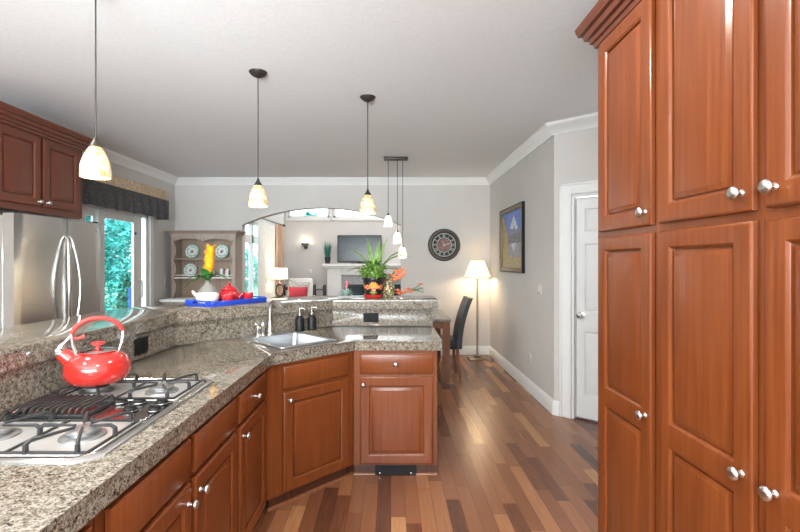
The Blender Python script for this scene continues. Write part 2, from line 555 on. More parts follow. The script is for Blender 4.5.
    def panel(self, w, h, y, t=0.02, st=0.055, panels=None, x0=0.0, z0=0.0, raise_=True):
        """raised-panel cabinet front; its face looks to -y; back at y, face at y-t"""
        if panels is None: panels = [(st, h - st)]
        e = 0.010
        rings = [(0, 0), (0, t - 0.007), (0.004, t - 0.003), (e, t)]

        def ring(ins, dep):
            return [self._v((x0 + ins, y - dep, z0 + ins)), self._v((x0 + w - ins, y - dep, z0 + ins)),
                    self._v((x0 + w - ins, y - dep, z0 + h - ins)), self._v((x0 + ins, y - dep, z0 + h - ins))]
        rs = [ring(*q) for q in rings]
        self.face(list(reversed(rs[0])))
        for a, b in zip(rs, rs[1:]):
            for j in range(4):
                self.face([a[j], a[(j + 1) % 4], b[(j + 1) % 4], b[j]])
        if not panels:
            self.face(rs[-1])
            return self
        xs = [e, st, w - st, w - e]
        zs = [e]
        for a, b in panels: zs += [a, b]
        zs.append(h - e)
        holes = set()
        for a, b in panels: holes.add((1, zs.index(a)))
        g = {}
        for i, x in enumerate(xs):
            for j, z in enumerate(zs):
                g[i, j] = self._v((x0 + x, y - t, z0 + z))
        for i in range(3):
            for j in range(len(zs) - 1):
                if (i, j) in holes:
                    a, b = zs[j], zs[j + 1]
                    prof = [(0, t), (0.002, t - 0.0012), (0.009, t - 0.008), (0.0095, t - 0.017), (0.0165, t - 0.017), (0.017, t - 0.010)]
                    if raise_: prof += [(0.031, t - 0.0045), (0.033, t - 0.003), (0.036, t - 0.0025)]
                    last = [g[1, j], g[2, j], g[2, j + 1], g[1, j + 1]]
                    for ins, dep in prof[1:]:
                        cur = [self._v((x0 + st + ins, y - dep, z0 + a + ins)), self._v((x0 + w - st - ins, y - dep, z0 + a + ins)),
                               self._v((x0 + w - st - ins, y - dep, z0 + b - ins)), self._v((x0 + st + ins, y - dep, z0 + b - ins))]
                        for q in range(4):
                            self.face([last[q], last[(q + 1) % 4], cur[(q + 1) % 4], cur[q]])
                        last = cur
                    self.face(last)
                else:
                    self.face([g[i, j], g[i + 1, j], g[i + 1, j + 1], g[i, j + 1]])
        bmesh.ops.remove_doubles(self.bm, verts=self.bm.verts, dist=1e-5)
        return self

    def build(self, name, mat, parent=None, angle=38):
        me = bpy.data.meshes.new(name)
        bmesh.ops.recalc_face_normals(self.bm, faces=self.bm.faces)
        for f in self.bm.faces: f.smooth = True
        self.bm.to_mesh(me)
        self.bm.free()
        me.set_sharp_from_angle(angle=R(angle))
        for m in (mat if isinstance(mat, (list, tuple)) else [mat]):
            me.materials.append(M[m] if isinstance(m, str) else m)
        o = bpy.data.objects.new(name, me)
        COL.objects.link(o)
        if parent: o.parent = parent
        return o


def tag(o, label, cat, group=None):
    o['label'] = label
    o['category'] = cat
    if group: o['group'] = group
    return o


def thing(name, label, cat, loc=(0, 0, 0), rz=0.0, group=None):
    o = bpy.data.objects.new(name, None)
    o.empty_display_size = 0.1
    COL.objects.link(o)
    o.location = loc
    o.rotation_euler = (0, 0, rz)
    return tag(o, label, cat, group)


def struct(name, mb, mat):
    o = mb.build(name, mat)
    o['kind'] = 'structure'
    return o


def sroot(name, loc=(0, 0, 0), rz=0.0):
    o = bpy.data.objects.new(name, None)
    COL.objects.link(o)
    o.location = loc
    o.rotation_euler = (0, 0, rz)
    o['kind'] = 'structure'
    return o


def dup(root, loc=None, rz=None, label=None, parent=None):
    c = root.copy()
    COL.objects.link(c)
    if parent: c.parent = parent
    if loc is not None: c.location = loc
    if rz is not None: c.rotation_euler = (0, 0, rz)
    if label: c['label'] = label
    for ch in root.children: dup(ch, parent=c)
    return c


FACE = Matrix(((1, 0, 0), (0, 0, -1), (0, 1, 0)))      # turns a z axis to -y
FACEM = FACE


def knob(parent, x, y, z, mat='nickel', s=1.0, name='knob'):
    """round cabinet knob sticking out to -y from y"""
    k = MB()
    k.lathe([(0.0, 0), (0.0095 * s, 0), (0.009 * s, 0.002), (0.006 * s, 0.005), (0.0055 * s, 0.013), (0.009 * s, 0.017), (0.0155 * s, 0.020),
             (0.0165 * s, 0.024), (0.0145 * s, 0.029), (0.009 * s, 0.0325), (0, 0.034)], (x, y, z), 16, FACE)
    return k.build(name, mat, parent)


# ------------------------------------------------------------------ the shell
H = 2.74
XL, YF, XR = -3.36, 7.0, 1.54
AX0, AX1, ASP, APK = -2.315, 0.155, 2.02, 2.285
ang = R(-42)
AD = Vector((cos(ang), sin(ang)))           # along the angled door wall
PX, PY = 1.54, 4.25                          # its start
LEN = 1.55
AE = (PX + AD.x * LEN, PY + AD.y * LEN)

m = MB(); m.box(-9.0, 4.0, -2.8, 11.3, -0.1, 0.0)
m = MB(); m.box(XL - 0.12, 3.3, -2.72, 11.3, -0.1, 0.0)
struct('floor', m, 'floor')
m = MB()
m.prism([(XL - 0.12, -2.72), (AE[0] + 0.12, -2.72), (AE[0] + 0.12, YF + 0.1), (XL - 0.12, YF + 0.1)], H, H + 0.1)
struct('ceiling', m, 'ceiling')

# left wall with the patio door opening
DY0, DY1, DZ = 4.93, 6.26, 2.10
m = MB()
m.box(XL - 0.12, XL, -2.72, DY0, 0, H)
m.box(XL - 0.12, XL, DY1, YF + 0.15, 0, H)
m.box(XL - 0.12, XL, DY0, DY1, DZ, H)
struct('wall_left', m, 'wall')

# far wall with the arched opening
m = MB()
arc = []
cx = (AX0 + AX1) / 2; hw = (AX1 - AX0) / 2; rise = APK - ASP
Rr = (hw * hw + rise * rise) / (2 * rise); cz = APK - Rr
a0 = math.asin(hw / Rr)
for k in range(25):
    a = a0 - 2 * a0 * k / 24
    arc.append((cx + Rr * sin(a), cz + Rr * cos(a)))
outline = [(XL - 0.12, 0), (AX0, 0)] + list(reversed(arc)) + [(AX1, 0), (XR + 0.12, 0), (XR + 0.12, 4.6), (XL - 0.12, 4.6)]
m.slab_xz(outline, YF, YF + 0.15)
struct('wall_far', m, 'wall')

m = MB(); m.box(XR, XR + 0.12, PY, YF, 0, H)
struct('wall_right', m, 'wall')
# angled wall with the white door (local x runs along the wall)
DS0, DS1, DH = 0.165, 0.945, 2.06
wa = sroot('wall_angled', (PX, PY, 0), ang)
m = MB()
m.box(0, DS0, 0, 0.12, 0, H); m.box(DS1, LEN, 0, 0.12, 0, H); m.box(DS0, DS1, 0, 0.12, DH, H)
m.build('wall_surface', 'wall', wa)
m = MB(); m.box(AE[0], AE[0] + 0.12, 2.15, AE[1] + 0.1, 0, H)
struct('wall_passage', m, 'wall')
m = MB(); m.box(1.60, AE[0] + 0.12, 2.03, 2.15, 0, H); m.box(1.60, 1.72, -2.72, 2.03, 0, H)
struct('wall_pantry', m, 'wall')
# wall behind the camera, with a wide window added to bring in light
m = MB()
m.box(XL, -2.8, -2.72, -2.6, 0, H); m.box(1.3, 1.60, -2.72, -2.6, 0, H)
m.box(-2.8, 1.3, -2.72, -2.6, 0, 0.5); m.box(-2.8, 1.3, -2.72, -2.6, 2.6, H)
struct('wall_back', m, 'wall')
w = sroot('window_3')
m = MB()
for x0, x1, z0, z1 in ((-2.8, 1.3, 0.5, 0.56), (-2.8, 1.3, 2.54, 2.6), (-2.8, -2.74, 0.5, 2.6), (1.24, 1.3, 0.5, 2.6), (-0.78, -0.72, 0.5, 2.6)):
    m.box(x0, x1, -2.71, -2.64, z0, z1, 0.004)
m.build('window_frame', 'trim', w)
m = MB(); m.box(-2.74, 1.24, -2.69, -2.684, 0.56, 2.54); m.build('pane', 'glass', w)

# living room beyond the arch
LX, LY, LZ = -2.6, 11.0, 4.6
m = MB()
WY0, WY1, WZ1 = 7.75, 9.95, 2.2
m.box(LX - 0.12, LX, YF + 0.15, WY0, 0, LZ); m.box(LX - 0.12, LX, WY1, LY + 0.12, 0, LZ)
m.box(LX - 0.12, LX, WY0, WY1, WZ1, LZ); m.box(LX - 0.12, LX, WY0, WY1, 0, 0.12)
struct('wall_living_left', m, 'wall')
m = MB(); m.box(3.1, 3.22, YF + 0.15, LY + 0.12, 0, LZ)
m.box(XR + 0.12, 3.22, YF, YF + 0.15, 0, LZ)
struct('wall_living_right', m, 'wall')
m = MB()
CZ0, CZ1 = 2.52, 3.35
cw = [(-2.52, -1.50), (-1.41, -0.08)]
m.box(LX, 3.1, LY, LY + 0.12, 0, CZ0); m.box(LX, 3.1, LY, LY + 0.12, CZ1, LZ)
m.box(LX, cw[0][0], LY, LY + 0.12, CZ0, CZ1); m.box(cw[0][1], cw[1][0], LY, LY + 0.12, CZ0, CZ1); m.box(cw[1][1], 3.1, LY, LY + 0.12, CZ0, CZ1)
struct('wall_living_far', m, 'wall')
m = MB(); m.box(LX - 0.12, 3.22, YF + 0.15, LY + 0.12, LZ, LZ + 0.1)
struct('ceiling_living', m, 'ceiling')
for i, (a, b) in enumerate(cw):
    w = sroot('window_%d' % (4 + i))
    m = MB()
    for x0, x1, z0, z1 in ((a, b, CZ0, CZ0 + 0.05), (a, b, CZ1 - 0.05, CZ1), (a, a + 0.05, CZ0, CZ1), (b - 0.05, b, CZ0, CZ1)):
        m.box(x0, x1, LY + 0.01, LY + 0.08, z0, z1, 0.004)
    for x0, x1, z0, z1 in ((a - 0.06, b + 0.06, CZ0 - 0.07, CZ0), (a - 0.06, a, CZ0, CZ1), (b, b + 0.06, CZ0, CZ1)):
        if i == 1 and x1 <= a: continue
        m.box(x0, x1, LY - 0.018, LY, z0, z1, 0.003)
    m.build('window_frame', 'trim', w)
    m = MB(); m.box(a + 0.05, b - 0.05, LY + 0.045, LY + 0.05, CZ0 + 0.05, CZ1 - 0.05); m.build('pane', 'glass', w)
w = sroot('window_2')
m = MB()
for y0, y1, z0, z1 in ((WY0, WY1, 0.12, 0.2), (WY0, WY1, WZ1 - 0.05, WZ1), (WY0, WY0 + 0.06, 0.12, WZ1), (WY1 - 0.06, WY1, 0.12, WZ1), (8.52, 8.60, 0.12, WZ1), (WY0, WY1, 1.80, 1.95)):
    m.box(LX - 0.10, LX - 0.03, y0, y1, z0, z1, 0.004)
for y0, y1, z0, z1 in ((WY0 - 0.08, WY0, 0.05, WZ1 + 0.08), (WY1, WY1 + 0.08, 0.05, WZ1 + 0.08), (WY0, WY1, WZ1, WZ1 + 0.08)):
    m.box(LX, LX + 0.018, y0, y1, z0, z1, 0.003)
m.build('window_frame', 'trim', w)
m = MB(); m.box(LX - 0.07, LX - 0.064, WY0 + 0.06, WY1 - 0.06, 0.2, WZ1 - 0.05); m.build('pane', 'glass', w)

# crown moulding and skirting
crown = [(0, H - 0.105), (0.012, H - 0.105), (0.018, H - 0.088), (0.045, H - 0.052), (0.075, H - 0.03), (0.085, H - 0.016), (0.092, H), (0, H)]
m = MB(); m.sweep([(XL, 0.5), (XL, YF), (XR, YF), (XR, PY), AE], crown, side=-1)
struct('trim_1', m, 'trim')
base = [(0, 0), (0.018, 0), (0.018, 0.10), (0.012, 0.118), (0.006, 0.135), (0, 0.135)]
m = MB(); m.sweep([(AX1, YF), (XR, YF), (XR, PY), (PX + AD.x * 0.055, PY + AD.y * 0.055)], base, side=-1)
struct('baseboard_right', m, 'trim')
m = MB(); m.sweep([(XL, 0.0), (XL, DY0 - 0.09)], base, side=-1)
m.sweep([(XL, DY1 + 0.09), (XL, YF), (AX0, YF)], base, side=-1)
struct('baseboard_left', m, 'trim')

# white panelled door in the angled wall
d = sroot('door_1', (PX, PY, 0), ang)
m = MB()
cas = 0.105
def casing(m, a, b, top, y):
    m.box(a - cas, a, y - 0.016, y, 0, top + cas, 0.004)
    m.box(a - cas, a - cas + 0.022, y - 0.026, y, 0, top + cas, 0.004)
    m.box(a - 0.02, a, y - 0.021, y, 0, top, 0.003)
    m.box(b, b + cas, y - 0.016, y, 0, top + cas, 0.004)
    m.box(b + cas - 0.022, b + cas, y - 0.026, y, 0, top + cas, 0.004)
    m.box(a, b, y - 0.016, y, top, top + cas, 0.004)
    m.box(a - cas, b + cas, y - 0.026, y, top + cas - 0.022, top + cas, 0.004)
    m.box(a, b, y - 0.021, y, top, top + 0.02, 0.003)
casing(m, DS0, DS1, DH, 0)
m.box(DS0, DS0 + 0.018, 0, 0.12, 0, DH); m.box(DS1 - 0.018, DS1, 0, 0.12, 0, DH); m.box(DS0, DS1, 0, 0.12, DH - 0.018, DH)
m.build('door_casing', 'trim', d)
lw = DS1 - DS0 - 0.042
m = MB()
half = lw / 2
for k in range(2):
    m.panel(half, 2.02, 0.07, 0.035, 0.075, [(0.22, 0.80), (0.98, 1.60), (1.70, 1.92)], DS0 + 0.021 + k * half, 0.008)
mid = DS0 + 0.021 + half
m.box(mid - 0.055, mid + 0.055, 0.0345, 0.055, 0.0085, 2.0275, 0.0)
leaf = m.build('door_leaf', 'door_white', d)
m = MB()
m.lathe([(0, 0), (0.032, 0), (0.032, 0.004), (0.013, 0.010), (0.012, 0.035), (0.024, 0.045), (0.028, 0.058), (0.022, 0.070), (0, 0.074)], (DS0 + 0.075, 0.035, 0.955), 18, FACE)
m.build('door_knob', 'nickel', d)
m = MB(); m.box(DS0 + 0.02, DS1 - 0.02, 0.03, 0.12, 0.0, 0.007); m.build('threshold', 'cherry_dark', d)

# sliding patio door in the left wall
w = sroot('window_1')
m = MB()
x0, x1 = XL - 0.10, XL - 0.02
for y0, y1, z0, z1 in ((DY0, DY1, DZ - 0.05, DZ), (DY0, DY1, 0, 0.05), (DY0, DY0 + 0.05, 0, DZ), (DY1 - 0.05, DY1, 0, DZ)):
    m.box(x0, x1, y0, y1, z0, z1, 0.004)
for y0, y1 in ((DY0 + 0.05, 4.99), (5.17, 5.22)):
    m.box(x0 + 0.01, x1 - 0.04, y0, y1, 0.05, DZ - 0.05, 0.004)
m.box(x0 + 0.01, x1 - 0.04, 4.99, 5.17, 1.97, DZ - 0.05, 0.004); m.box(x0 + 0.01, x1 - 0.04, 4.99, 5.17, 0.05, 0.16, 0.004)
m.build('window_frame', 'trim', w)
m = MB()
for y0, y1 in ((5.20, 5.32), (5.92, 6.10)):
    m.box(x0 + 0.045, x1 - 0.002, y0, y1, 0.05, DZ - 0.05, 0.004)
m.box(x0 + 0.045, x1 - 0.002, 5.32, 5.92, 1.96, DZ - 0.05, 0.004); m.box(x0 + 0.045, x1 - 0.002, 5.32, 5.92, 0.05, 0.18, 0.004)
sp = m.build('sliding_panel', 'trim', w)
m = MB(); m.tube([(XL - 0.02, 6.02, 0.95), (XL + 0.03, 6.02, 0.97), (XL + 0.035, 6.02, 1.08), (XL + 0.03, 6.02, 1.19), (XL - 0.02, 6.02, 1.21)], 0.009)
m.build('door_handle', 'white', sp)
m = MB(); m.box(XL - 0.03, XL - 0.015, 5.935, 5.975, 1.80, 1.835, 0.003); m.build('latch', 'bluechair', sp)
m = MB(); m.box(x0 + 0.025, x0 + 0.031, 4.99, 5.17, 0.16, 1.97); m.box(x0 + 0.06, x0 + 0.066, 5.32, 5.92, 0.18, 1.96); m.build('pane', 'glass', w)
m = MB()
for y0, y1, z0, z1 in ((DY0 - 0.085, DY0, 0, DZ + 0.085), (DY1, DY1 + 0.085, 0, DZ + 0.085), (DY0, DY1, DZ, DZ + 0.085)):
    m.box(XL, XL + 0.018, y0, y1, z0, z1, 0.004)
m.build('casing', 'trim', w)

# ------------------------------------------------------------------ peninsula: half wall, counters, bar
F = [(-0.685, -0.6), (-0.685, 2.56), (-0.243, 3.002), (0.344, 3.002)]        # counter front edge
Bk = [(-1.36, -0.6), (-1.36, 2.835), (-0.482, 3.713), (0.344, 3.713)]        # splash face
Bf = [(-1.335, -0.6), (-1.335, 2.80), (-0.475, 3.66), (0.386, 3.66)]         # bar front edge


def off(path, d):
    """plan path moved to its left by d"""
    P = [Vector(p) for p in path]
    out = []
    for i, p in enumerate(P):
        ds = []
        if i > 0: ds.append((P[i] - P[i - 1]).normalized())
        if i < len(P) - 1: ds.append((P[i + 1] - P[i]).normalized())
        ns = [Vector((-q.y, q.x)) for q in ds]
        if len(ns) == 1: v = ns[0]
        else:
            s = (ns[0] + ns[1]).normalized(); v = s / s.dot(ns[0])
        out.append((p.x + v.x * d, p.y + v.y * d))
    return out


Bb = off(Bf, 0.475)
kn0, kn1 = off(Bk, 0.025), off(Bk, 0.14)
m = MB(); m.prism(kn0 + kn1[::-1], 0, 1.055)
struct('wall_half', m, 'trim')


def tri_or_prism(m, f, b, z0, z1, bev=0.0, gap=0.0015):
    """a mitred run of slabs between a front and a back path, a hairline joint at each mitre"""
    for i in range(len(f) - 1):
        p = [Vector(f[i]), Vector(f[i + 1]), Vector(b[i + 1]), Vector(b[i])]
        dd = (p[1] - p[0]).normalized() * gap
        q = [p[0] + dd, p[1] - dd, p[2] - dd, p[3] + dd]
        m.prism([tuple(v) for v in q], z0, z1, bev, 2)


counter = thing('countertop', 'speckled granite kitchen countertop running beside the cooktop and round to the sink', 'countertop', (0, 0, 0))
# sink frame (local axes)
sx, sy = Vector((1, 1)).normalized(), Vector((-1, 1)).normalized()
SC = Vector((-0.703, 3.063))   # sink centre
SW, SD = 0.424, 0.55


def sk(u, v, z):
    p = SC + sx * u + sy * v
    return (p.x, p.y, z)


def cut(o, fn):
    """cuts a hole with a throw-away solid"""
    c = MB(); fn(c); co = c.build('cutter', 'steel')
    md = o.modifiers.new('hole', 'BOOLEAN'); md.operation = 'DIFFERENCE'; md.object = co; md.solver = 'EXACT'
    dg = bpy.context.evaluated_depsgraph_get()
    dg.update()
    me = bpy.data.meshes.new_from_object(o.evaluated_get(dg))
    o.modifiers.clear()
    old = o.data
    o.data = me
    bpy.data.meshes.remove(old)
    bpy.data.objects.remove(co, do_unlink=True)


m = MB()
m.prism(F + Bk[::-1], 0.902, 0.915, 0.004, 2)
slab = m.build('counter_slab', 'granite', counter)
hw2, hd2 = SW / 2 - 0.02, SD / 2 - 0.02


def sink_hole(c):
    pts = [sk(-hw2, -hd2, 0)[:2], sk(hw2, -hd2, 0)[:2], sk(hw2, hd2, 0)[:2], sk(-hw2, hd2, 0)[:2]]
    c.prism(pts, 0.7, 1.0)


cut(slab, sink_hole)
m = MB()
tri_or_prism(m, off(F, 0.002), off(F, 0.03), 0.850, 0.9005, 0.0)
m.build('counter_edge', 'granite', counter)
m = MB()
# splash tiles with hairline joints
spl = off(Bk, 0.0245)
for i in range(3):
    a, b = Vector(Bk[i]), Vector(Bk[i + 1])
    a2, b2 = Vector(spl[i]), Vector(spl[i + 1])
    cuts = {0: [0, 0.30, 0.65, 1], 1: [0, 0.43, 1], 2: [0, 1]}[i]
    for c0, c1 in zip(cuts, cuts[1:]):
        e = 0.0012 / (b - a).length
        m.prism([tuple(a.lerp(b, c0 + e)), tuple(a.lerp(b, c1 - e)), tuple(a2.lerp(b2, c1 - e)), tuple(a2.lerp(b2, c0 + e))], 0.9165, 1.058)
m.build('splash_tiles', 'granite', counter)

bar = thing('bar_counter', 'raised speckled granite bar top on the half wall behind the countertop', 'countertop', (0, 0, 0))
m = MB(); tri_or_prism(m, Bf, Bb, 1.119, 1.132, 0.004); m.build('bar_slab', 'granite', bar)
m = MB(); tri_or_prism(m, off(Bf, 0.002), off(Bf, 0.03), 1.060, 1.1175)
tri_or_prism(m, off(Bf, 0.445), off(Bf, 0.473), 1.060, 1.1175)
e0, e1 = off(Bf, 0.03)[-1], off(Bf, 0.445)[-1]
m.box(e0[0] - 0.03, e0[0] - 0.002, e0[1], e1[1], 1.060, 1.1175)
m.build('bar_edge', 'granite', bar)


# ------------------------------------------------------------------ base cabinets
def base_cabinet(name, label, loc, rz, w, depth, fronts, plan=None, group='cherry base cabinets', fr=0.02):
    """front corner at loc, local x along the front, y inward. fronts: list of (kind,x0,x1,z0,z1,knobpos)"""
    t = thing(name, label, 'cabinet', loc, rz, group)
    m = MB()
    pl = plan or [(0, 0), (w, 0), (w, depth), (0, depth)]
    if plan:
        m.prism(pl, 0.072, 0.755)
        m.prism([(pl[0][0], 0), (pl[1][0], 0), (pl[1][0] + 0.02, 0.02), (pl[0][0] - 0.02, 0.02)], 0.755, 0.849)
    else:
        m.prism(pl, 0.072, 0.849)
    m.build('carcass', 'cherry', t)
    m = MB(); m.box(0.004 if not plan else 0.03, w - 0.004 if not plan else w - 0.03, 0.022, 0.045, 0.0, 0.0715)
    tk = m.build('toe_kick', 'cherry_dark', t)
    m = MB(); m.sweep([(0.0 if not plan else 0.02, 0.0215), (w if not plan else w - 0.02, 0.0215)], [(0, 0), (0.014, 0), (0.013, 0.006), (0.008, 0.012), (0, 0.014)], side=-1)
    m.build('shoe_moulding', 'tablewood', tk)
    for kind, a, b, z0, z1, kp in fronts:
        m = MB()
        if kind == 'door':
            m.panel(b - a, z1 - z0, -0.003, 0.02, 0.058, None, a, z0)
            o = m.build('door', 'cherry', t)
        else:
            m.panel(b - a, z1 - z0, -0.003, 0.02, 0.05, [], a, z0)
            o = m.build('drawer_front', 'cherry', t)
        if kp: knob(o, kp[0], -0.023, kp[1])
    return t


CX = -0.715
DZ0, DZ1, RZ0, RZ1 = 0.086, 0.672, 0.692, 0.824
def run(y0): return (CX, y0, 0)
q = R(90)
base_cabinet('base_cabinet', 'cherry base cabinet nearest the camera, cut by the lower edge of the photo', run(0.16), q, 0.92, 0.60,
             [('drawer', 0.03, 0.455, RZ0, RZ1, (0.24, 0.757)), ('drawer', 0.475, 0.89, RZ0, RZ1, (0.68, 0.757)), ('door', 0.03, 0.455, DZ0, DZ1, (0.42, 0.62)), ('door', 0.475, 0.89, DZ0, DZ1, (0.51, 0.62))])
base_cabinet('base_cabinet', 'two-door cherry base cabinet with knobless drawer fronts under the cooktop', run(1.085), q, 0.965, 0.60,
             [('drawer', 0.035, 0.485, RZ0, RZ1, None), ('drawer', 0.515, 0.945, RZ0, RZ1, None), ('door', 0.035, 0.485, DZ0, DZ1, (0.455, 0.610)), ('door', 0.515, 0.945, DZ0, DZ1, (0.548, 0.615))])
base_cabinet('base_cabinet', 'narrow cherry cabinet with one drawer and one door between cooktop and sink corner', run(2.055), q, 0.505, 0.60,
             [('drawer', 0.022, 0.448, RZ0, RZ1, (0.235, 0.757)), ('door', 0.022, 0.448, DZ0, DZ1, (0.055, 0.625))])
dl = sqrt(2) * (3.032 - 2.572)
base_cabinet('base_cabinet', 'angled cherry sink cabinet in the corner of the counter, one wide door', (CX, 2.574, 0), R(45), dl - 0.003, 0.5,
             [('drawer', 0.105, 0.600, RZ0, RZ1, None), ('door', 0.105, 0.600, DZ0, DZ1, (0.14, 0.625))],
             plan=[(0, 0), (dl - 0.003, 0), (dl + 0.30, 0.32), (dl + 0.1, 0.575), (-0.1, 0.575), (-0.30, 0.32)])
base_cabinet('base_cabinet', 'cherry cabinet with one knobbed drawer and door at the end of the peninsula', (-0.252, 3.032, 0), 0, 0.562, 0.60,
             [('drawer', 0.044, 0.534, RZ0, RZ1, (0.283, 0.758)), ('door', 0.044, 0.534, DZ0, DZ1, (0.068, 0.622))])
v = thing('toe_kick_vent', 'black metal air vent in the toe kick of the peninsula cabinet', 'vent', (0.03, 3.0325, 0.0))
m = MB(); m.box(-0.138, 0.138, 0, 0.006, 0.002, 0.071, 0.002); m.build('vent_plate', 'black', v)
m = MB()
for k in range(9): m.box(-0.09 + k * 0.0225 - 0.007, -0.09 + k * 0.0225 + 0.007, -0.003, 0.0, 0.026, 0.052)
m.build('grille', 'black', v)
for sgn in (-1, 1):
    m = MB(); m.lathe([(0, 0), (0.006, 0), (0.005, 0.003), (0, 0.004)], (sgn * 0.105, -0.0002, 0.018), 10, FACE); m.build('screw', 'chrome', v)


# outlets in the granite splash
def outlet(label, loc, rz, mat='plug', w=0.125, h=0.08, name='outlet', toggles=False, cat='outlet'):
    t = thing(name, label, cat, loc, rz)
    m = MB(); m.box(-w / 2, w / 2, -0.006, 0, -h / 2, h / 2, 0.003, 2); m.build('cover_plate', mat, t)
    n = 2 if w > 0.1 else 1
    for k in range(n):
        x = 0 if n == 1 else (-0.03 if k == 0 else 0.03)
        m = MB()
        if toggles:
            m.box(x - 0.016, x + 0.016, -0.010, -0.0062, -0.033, 0.033, 0.003)
            m.build('rocker', mat, t)
        else:
            m.box(x - 0.017, x + 0.017, -0.009, -0.0062, -0.03, 0.03, 0.004)
            m.build('socket', mat, t)
    return t


outlet('black outlet in the granite splash behind the red kettle', (-1.3596, 2.445, 0.985), q, 'plug', 0.13, 0.088)
outlet('black outlet in the granite splash of the peninsula end', (-0.165, 3.7128, 0.982), 0, 'plug', 0.125, 0.075)
outlet('white double light switch on the wall right of the mountain picture', (XR, 4.66, 1.16), R(-90), 'white', 0.115, 0.115, 'light_switch', True, 'switch')
outlet('white wall outlet low above the skirting of the right wall', (XR, 4.98, 0.378), R(-90), 'white', 0.07, 0.115)
outlet('white light switch on the left wall beside the pine hutch', (XL, 6.70, 1.14), q, 'white', 0.07, 0.115, 'light_switch', True, 'switch')
outlet('small white switch plate on living room wall above the armchair', (-1.98, LY, 1.20), 0, 'white', 0.09, 0.12, 'light_switch', True, 'switch')

# ------------------------------------------------------------------ sink and faucet
t = thing('kitchen_sink', 'square stainless steel sink set diagonally into the granite corner', 'sink', (SC.x, SC.y, 0.9155), R(45))
m = MB()
a, b = SW / 2, SD / 2
i0, i1, j0, j1 = -a + 0.03, a - 0.03, -b + 0.03, b - 0.095   # bowl mouth
def loop(x0, x1, y0, y1, z, r=0.03, n=4):
    pts = []
    for (cx_, cy_, s0) in ((x1 - r, y0 + r, -90), (x1 - r, y1 - r, 0), (x0 + r, y1 - r, 90), (x0 + r, y0 + r, 180)):
        for k in range(n + 1):
            an = R(s0 + 90 * k / n)
            pts.append((cx_ + r * cos(an), cy_ + r * sin(an), z))
    return pts
loops = [loop(-a, a, -b, b, 0.0, 0.02), loop(-a + 0.002, a - 0.002, -b + 0.002, b - 0.002, 0.004, 0.02), loop(i0 - 0.004, i1 + 0.004, j0 - 0.004, j1 + 0.004, 0.005, 0.04),
         loop(i0, i1, j0, j1, 0.002, 0.04), loop(i0 + 0.012, i1 - 0.012, j0 + 0.012, j1 - 0.012, -0.13, 0.05), loop(i0 + 0.05, i1 - 0.05, j0 + 0.05, j1 - 0.05, -0.145, 0.03)]
rr = [[m._v(p) for p in L] for L in loops]
for A, B_ in zip(rr, rr[1:]):
    for k in range(len(A)): m.face([A[k], A[(k + 1) % len(A)], B_[(k + 1) % len(A)], B_[k]])
m.face(rr[-1])
m.build('basin', 'sinksteel', t)
m = MB(); m.lathe([(0, 0), (0.04, 0), (0.038, 0.004), (0.022, 0.002), (0, 0.001)], (0, -0.03, -0.1448), 18); m.build('drain', 'chrome', t)
f = thing('faucet', 'slim brushed nickel gooseneck faucet at the back of the sink', 'faucet', sk(-0.005, b - 0.05, 0.9205), R(45))
m = MB(); m.lathe([(0, 0), (0.026, 0), (0.026, 0.006), (0.018, 0.014), (0.0165, 0.05), (0.013, 0.055), (0.0125, 0.10), (0, 0.10)], (0, 0, 0), 18); m.build('base', 'nickel', f)
m = MB(); m.tube([(0, 0, 0.06), (0, 0, 0.19)] + [(0, -0.055 + 0.055 * cos(R(k * 16)), 0.19 + 0.05 * sin(R(k * 16))) for k in range(1, 9)] + [(0.0, -0.125, 0.215), (0, -0.148, 0.20)],
              [0.0125] * 2 + [0.0122] * 8 + [0.0145, 0.0165]); m.build('spout', 'nickel', f)
f2 = thing('sink_lever', 'short nickel lever handle left of the gooseneck faucet', 'lever', sk(-0.10, b - 0.055, 0.9205), R(45))
m = MB(); m.lathe([(0, 0), (0.022, 0), (0.022, 0.005), (0.015, 0.012), (0.014, 0.04), (0.017, 0.045), (0.017, 0.058), (0.008, 0.066), (0, 0.066)], (0, 0, 0), 16); m.build('handle_base', 'nickel', f2)
m = MB(); m.tube([(0, 0, 0.058), (-0.01, -0.005, 0.075), (-0.03, -0.02, 0.09)], [0.006, 0.006, 0.005]); m.build('lever', 'nickel', f2)
f3 = thing('hand_sprayer', 'small nickel hand sprayer between lever handle and faucet', 'sprayer', sk(-0.055, b - 0.04, 0.9205), R(45))
m = MB(); m.lathe([(0, 0), (0.018, 0), (0.018, 0.004), (0.012, 0.01), (0.011, 0.05), (0.015, 0.06), (0.016, 0.085), (0.010, 0.095), (0, 0.096)], (0, 0, 0), 16); m.build('sprayer_head', 'nickel', f3)


def soap(loc, label):
    t = thing('soap_bottle', label, 'soap bottle', loc, R(20), 'black soap pump bottles')
    m = MB(); m.lathe([(0, 0), (0.030, 0), (0.034, 0.004), (0.034, 0.085), (0.030, 0.10), (0.018, 0.115), (0.014, 0.12), (0, 0.12)], (0, 0, 0), 20)
    m.build('bottle', 'black', t)
    m = MB(); m.lathe([(0, 0.1202), (0.015, 0.1202), (0.015, 0.137), (0.006, 0.139), (0.0055, 0.165), (0.011, 0.167), (0.011, 0.178), (0.004, 0.181), (0, 0.181)], (0, 0, 0), 14)
    m.tube([(0, 0, 0.173), (0.02, -0.008, 0.174), (0.034, -0.014, 0.168)], [0.0055, 0.005, 0.004])
    m.build('pump', 'chrome', t)
    return t


soap((-0.694, 3.417, 0.9155), 'black soap pump bottle nearer the faucet, left of the pair')
soap((-0.613, 3.483, 0.9155), 'black soap pump bottle farther from the faucet, right of the pair')

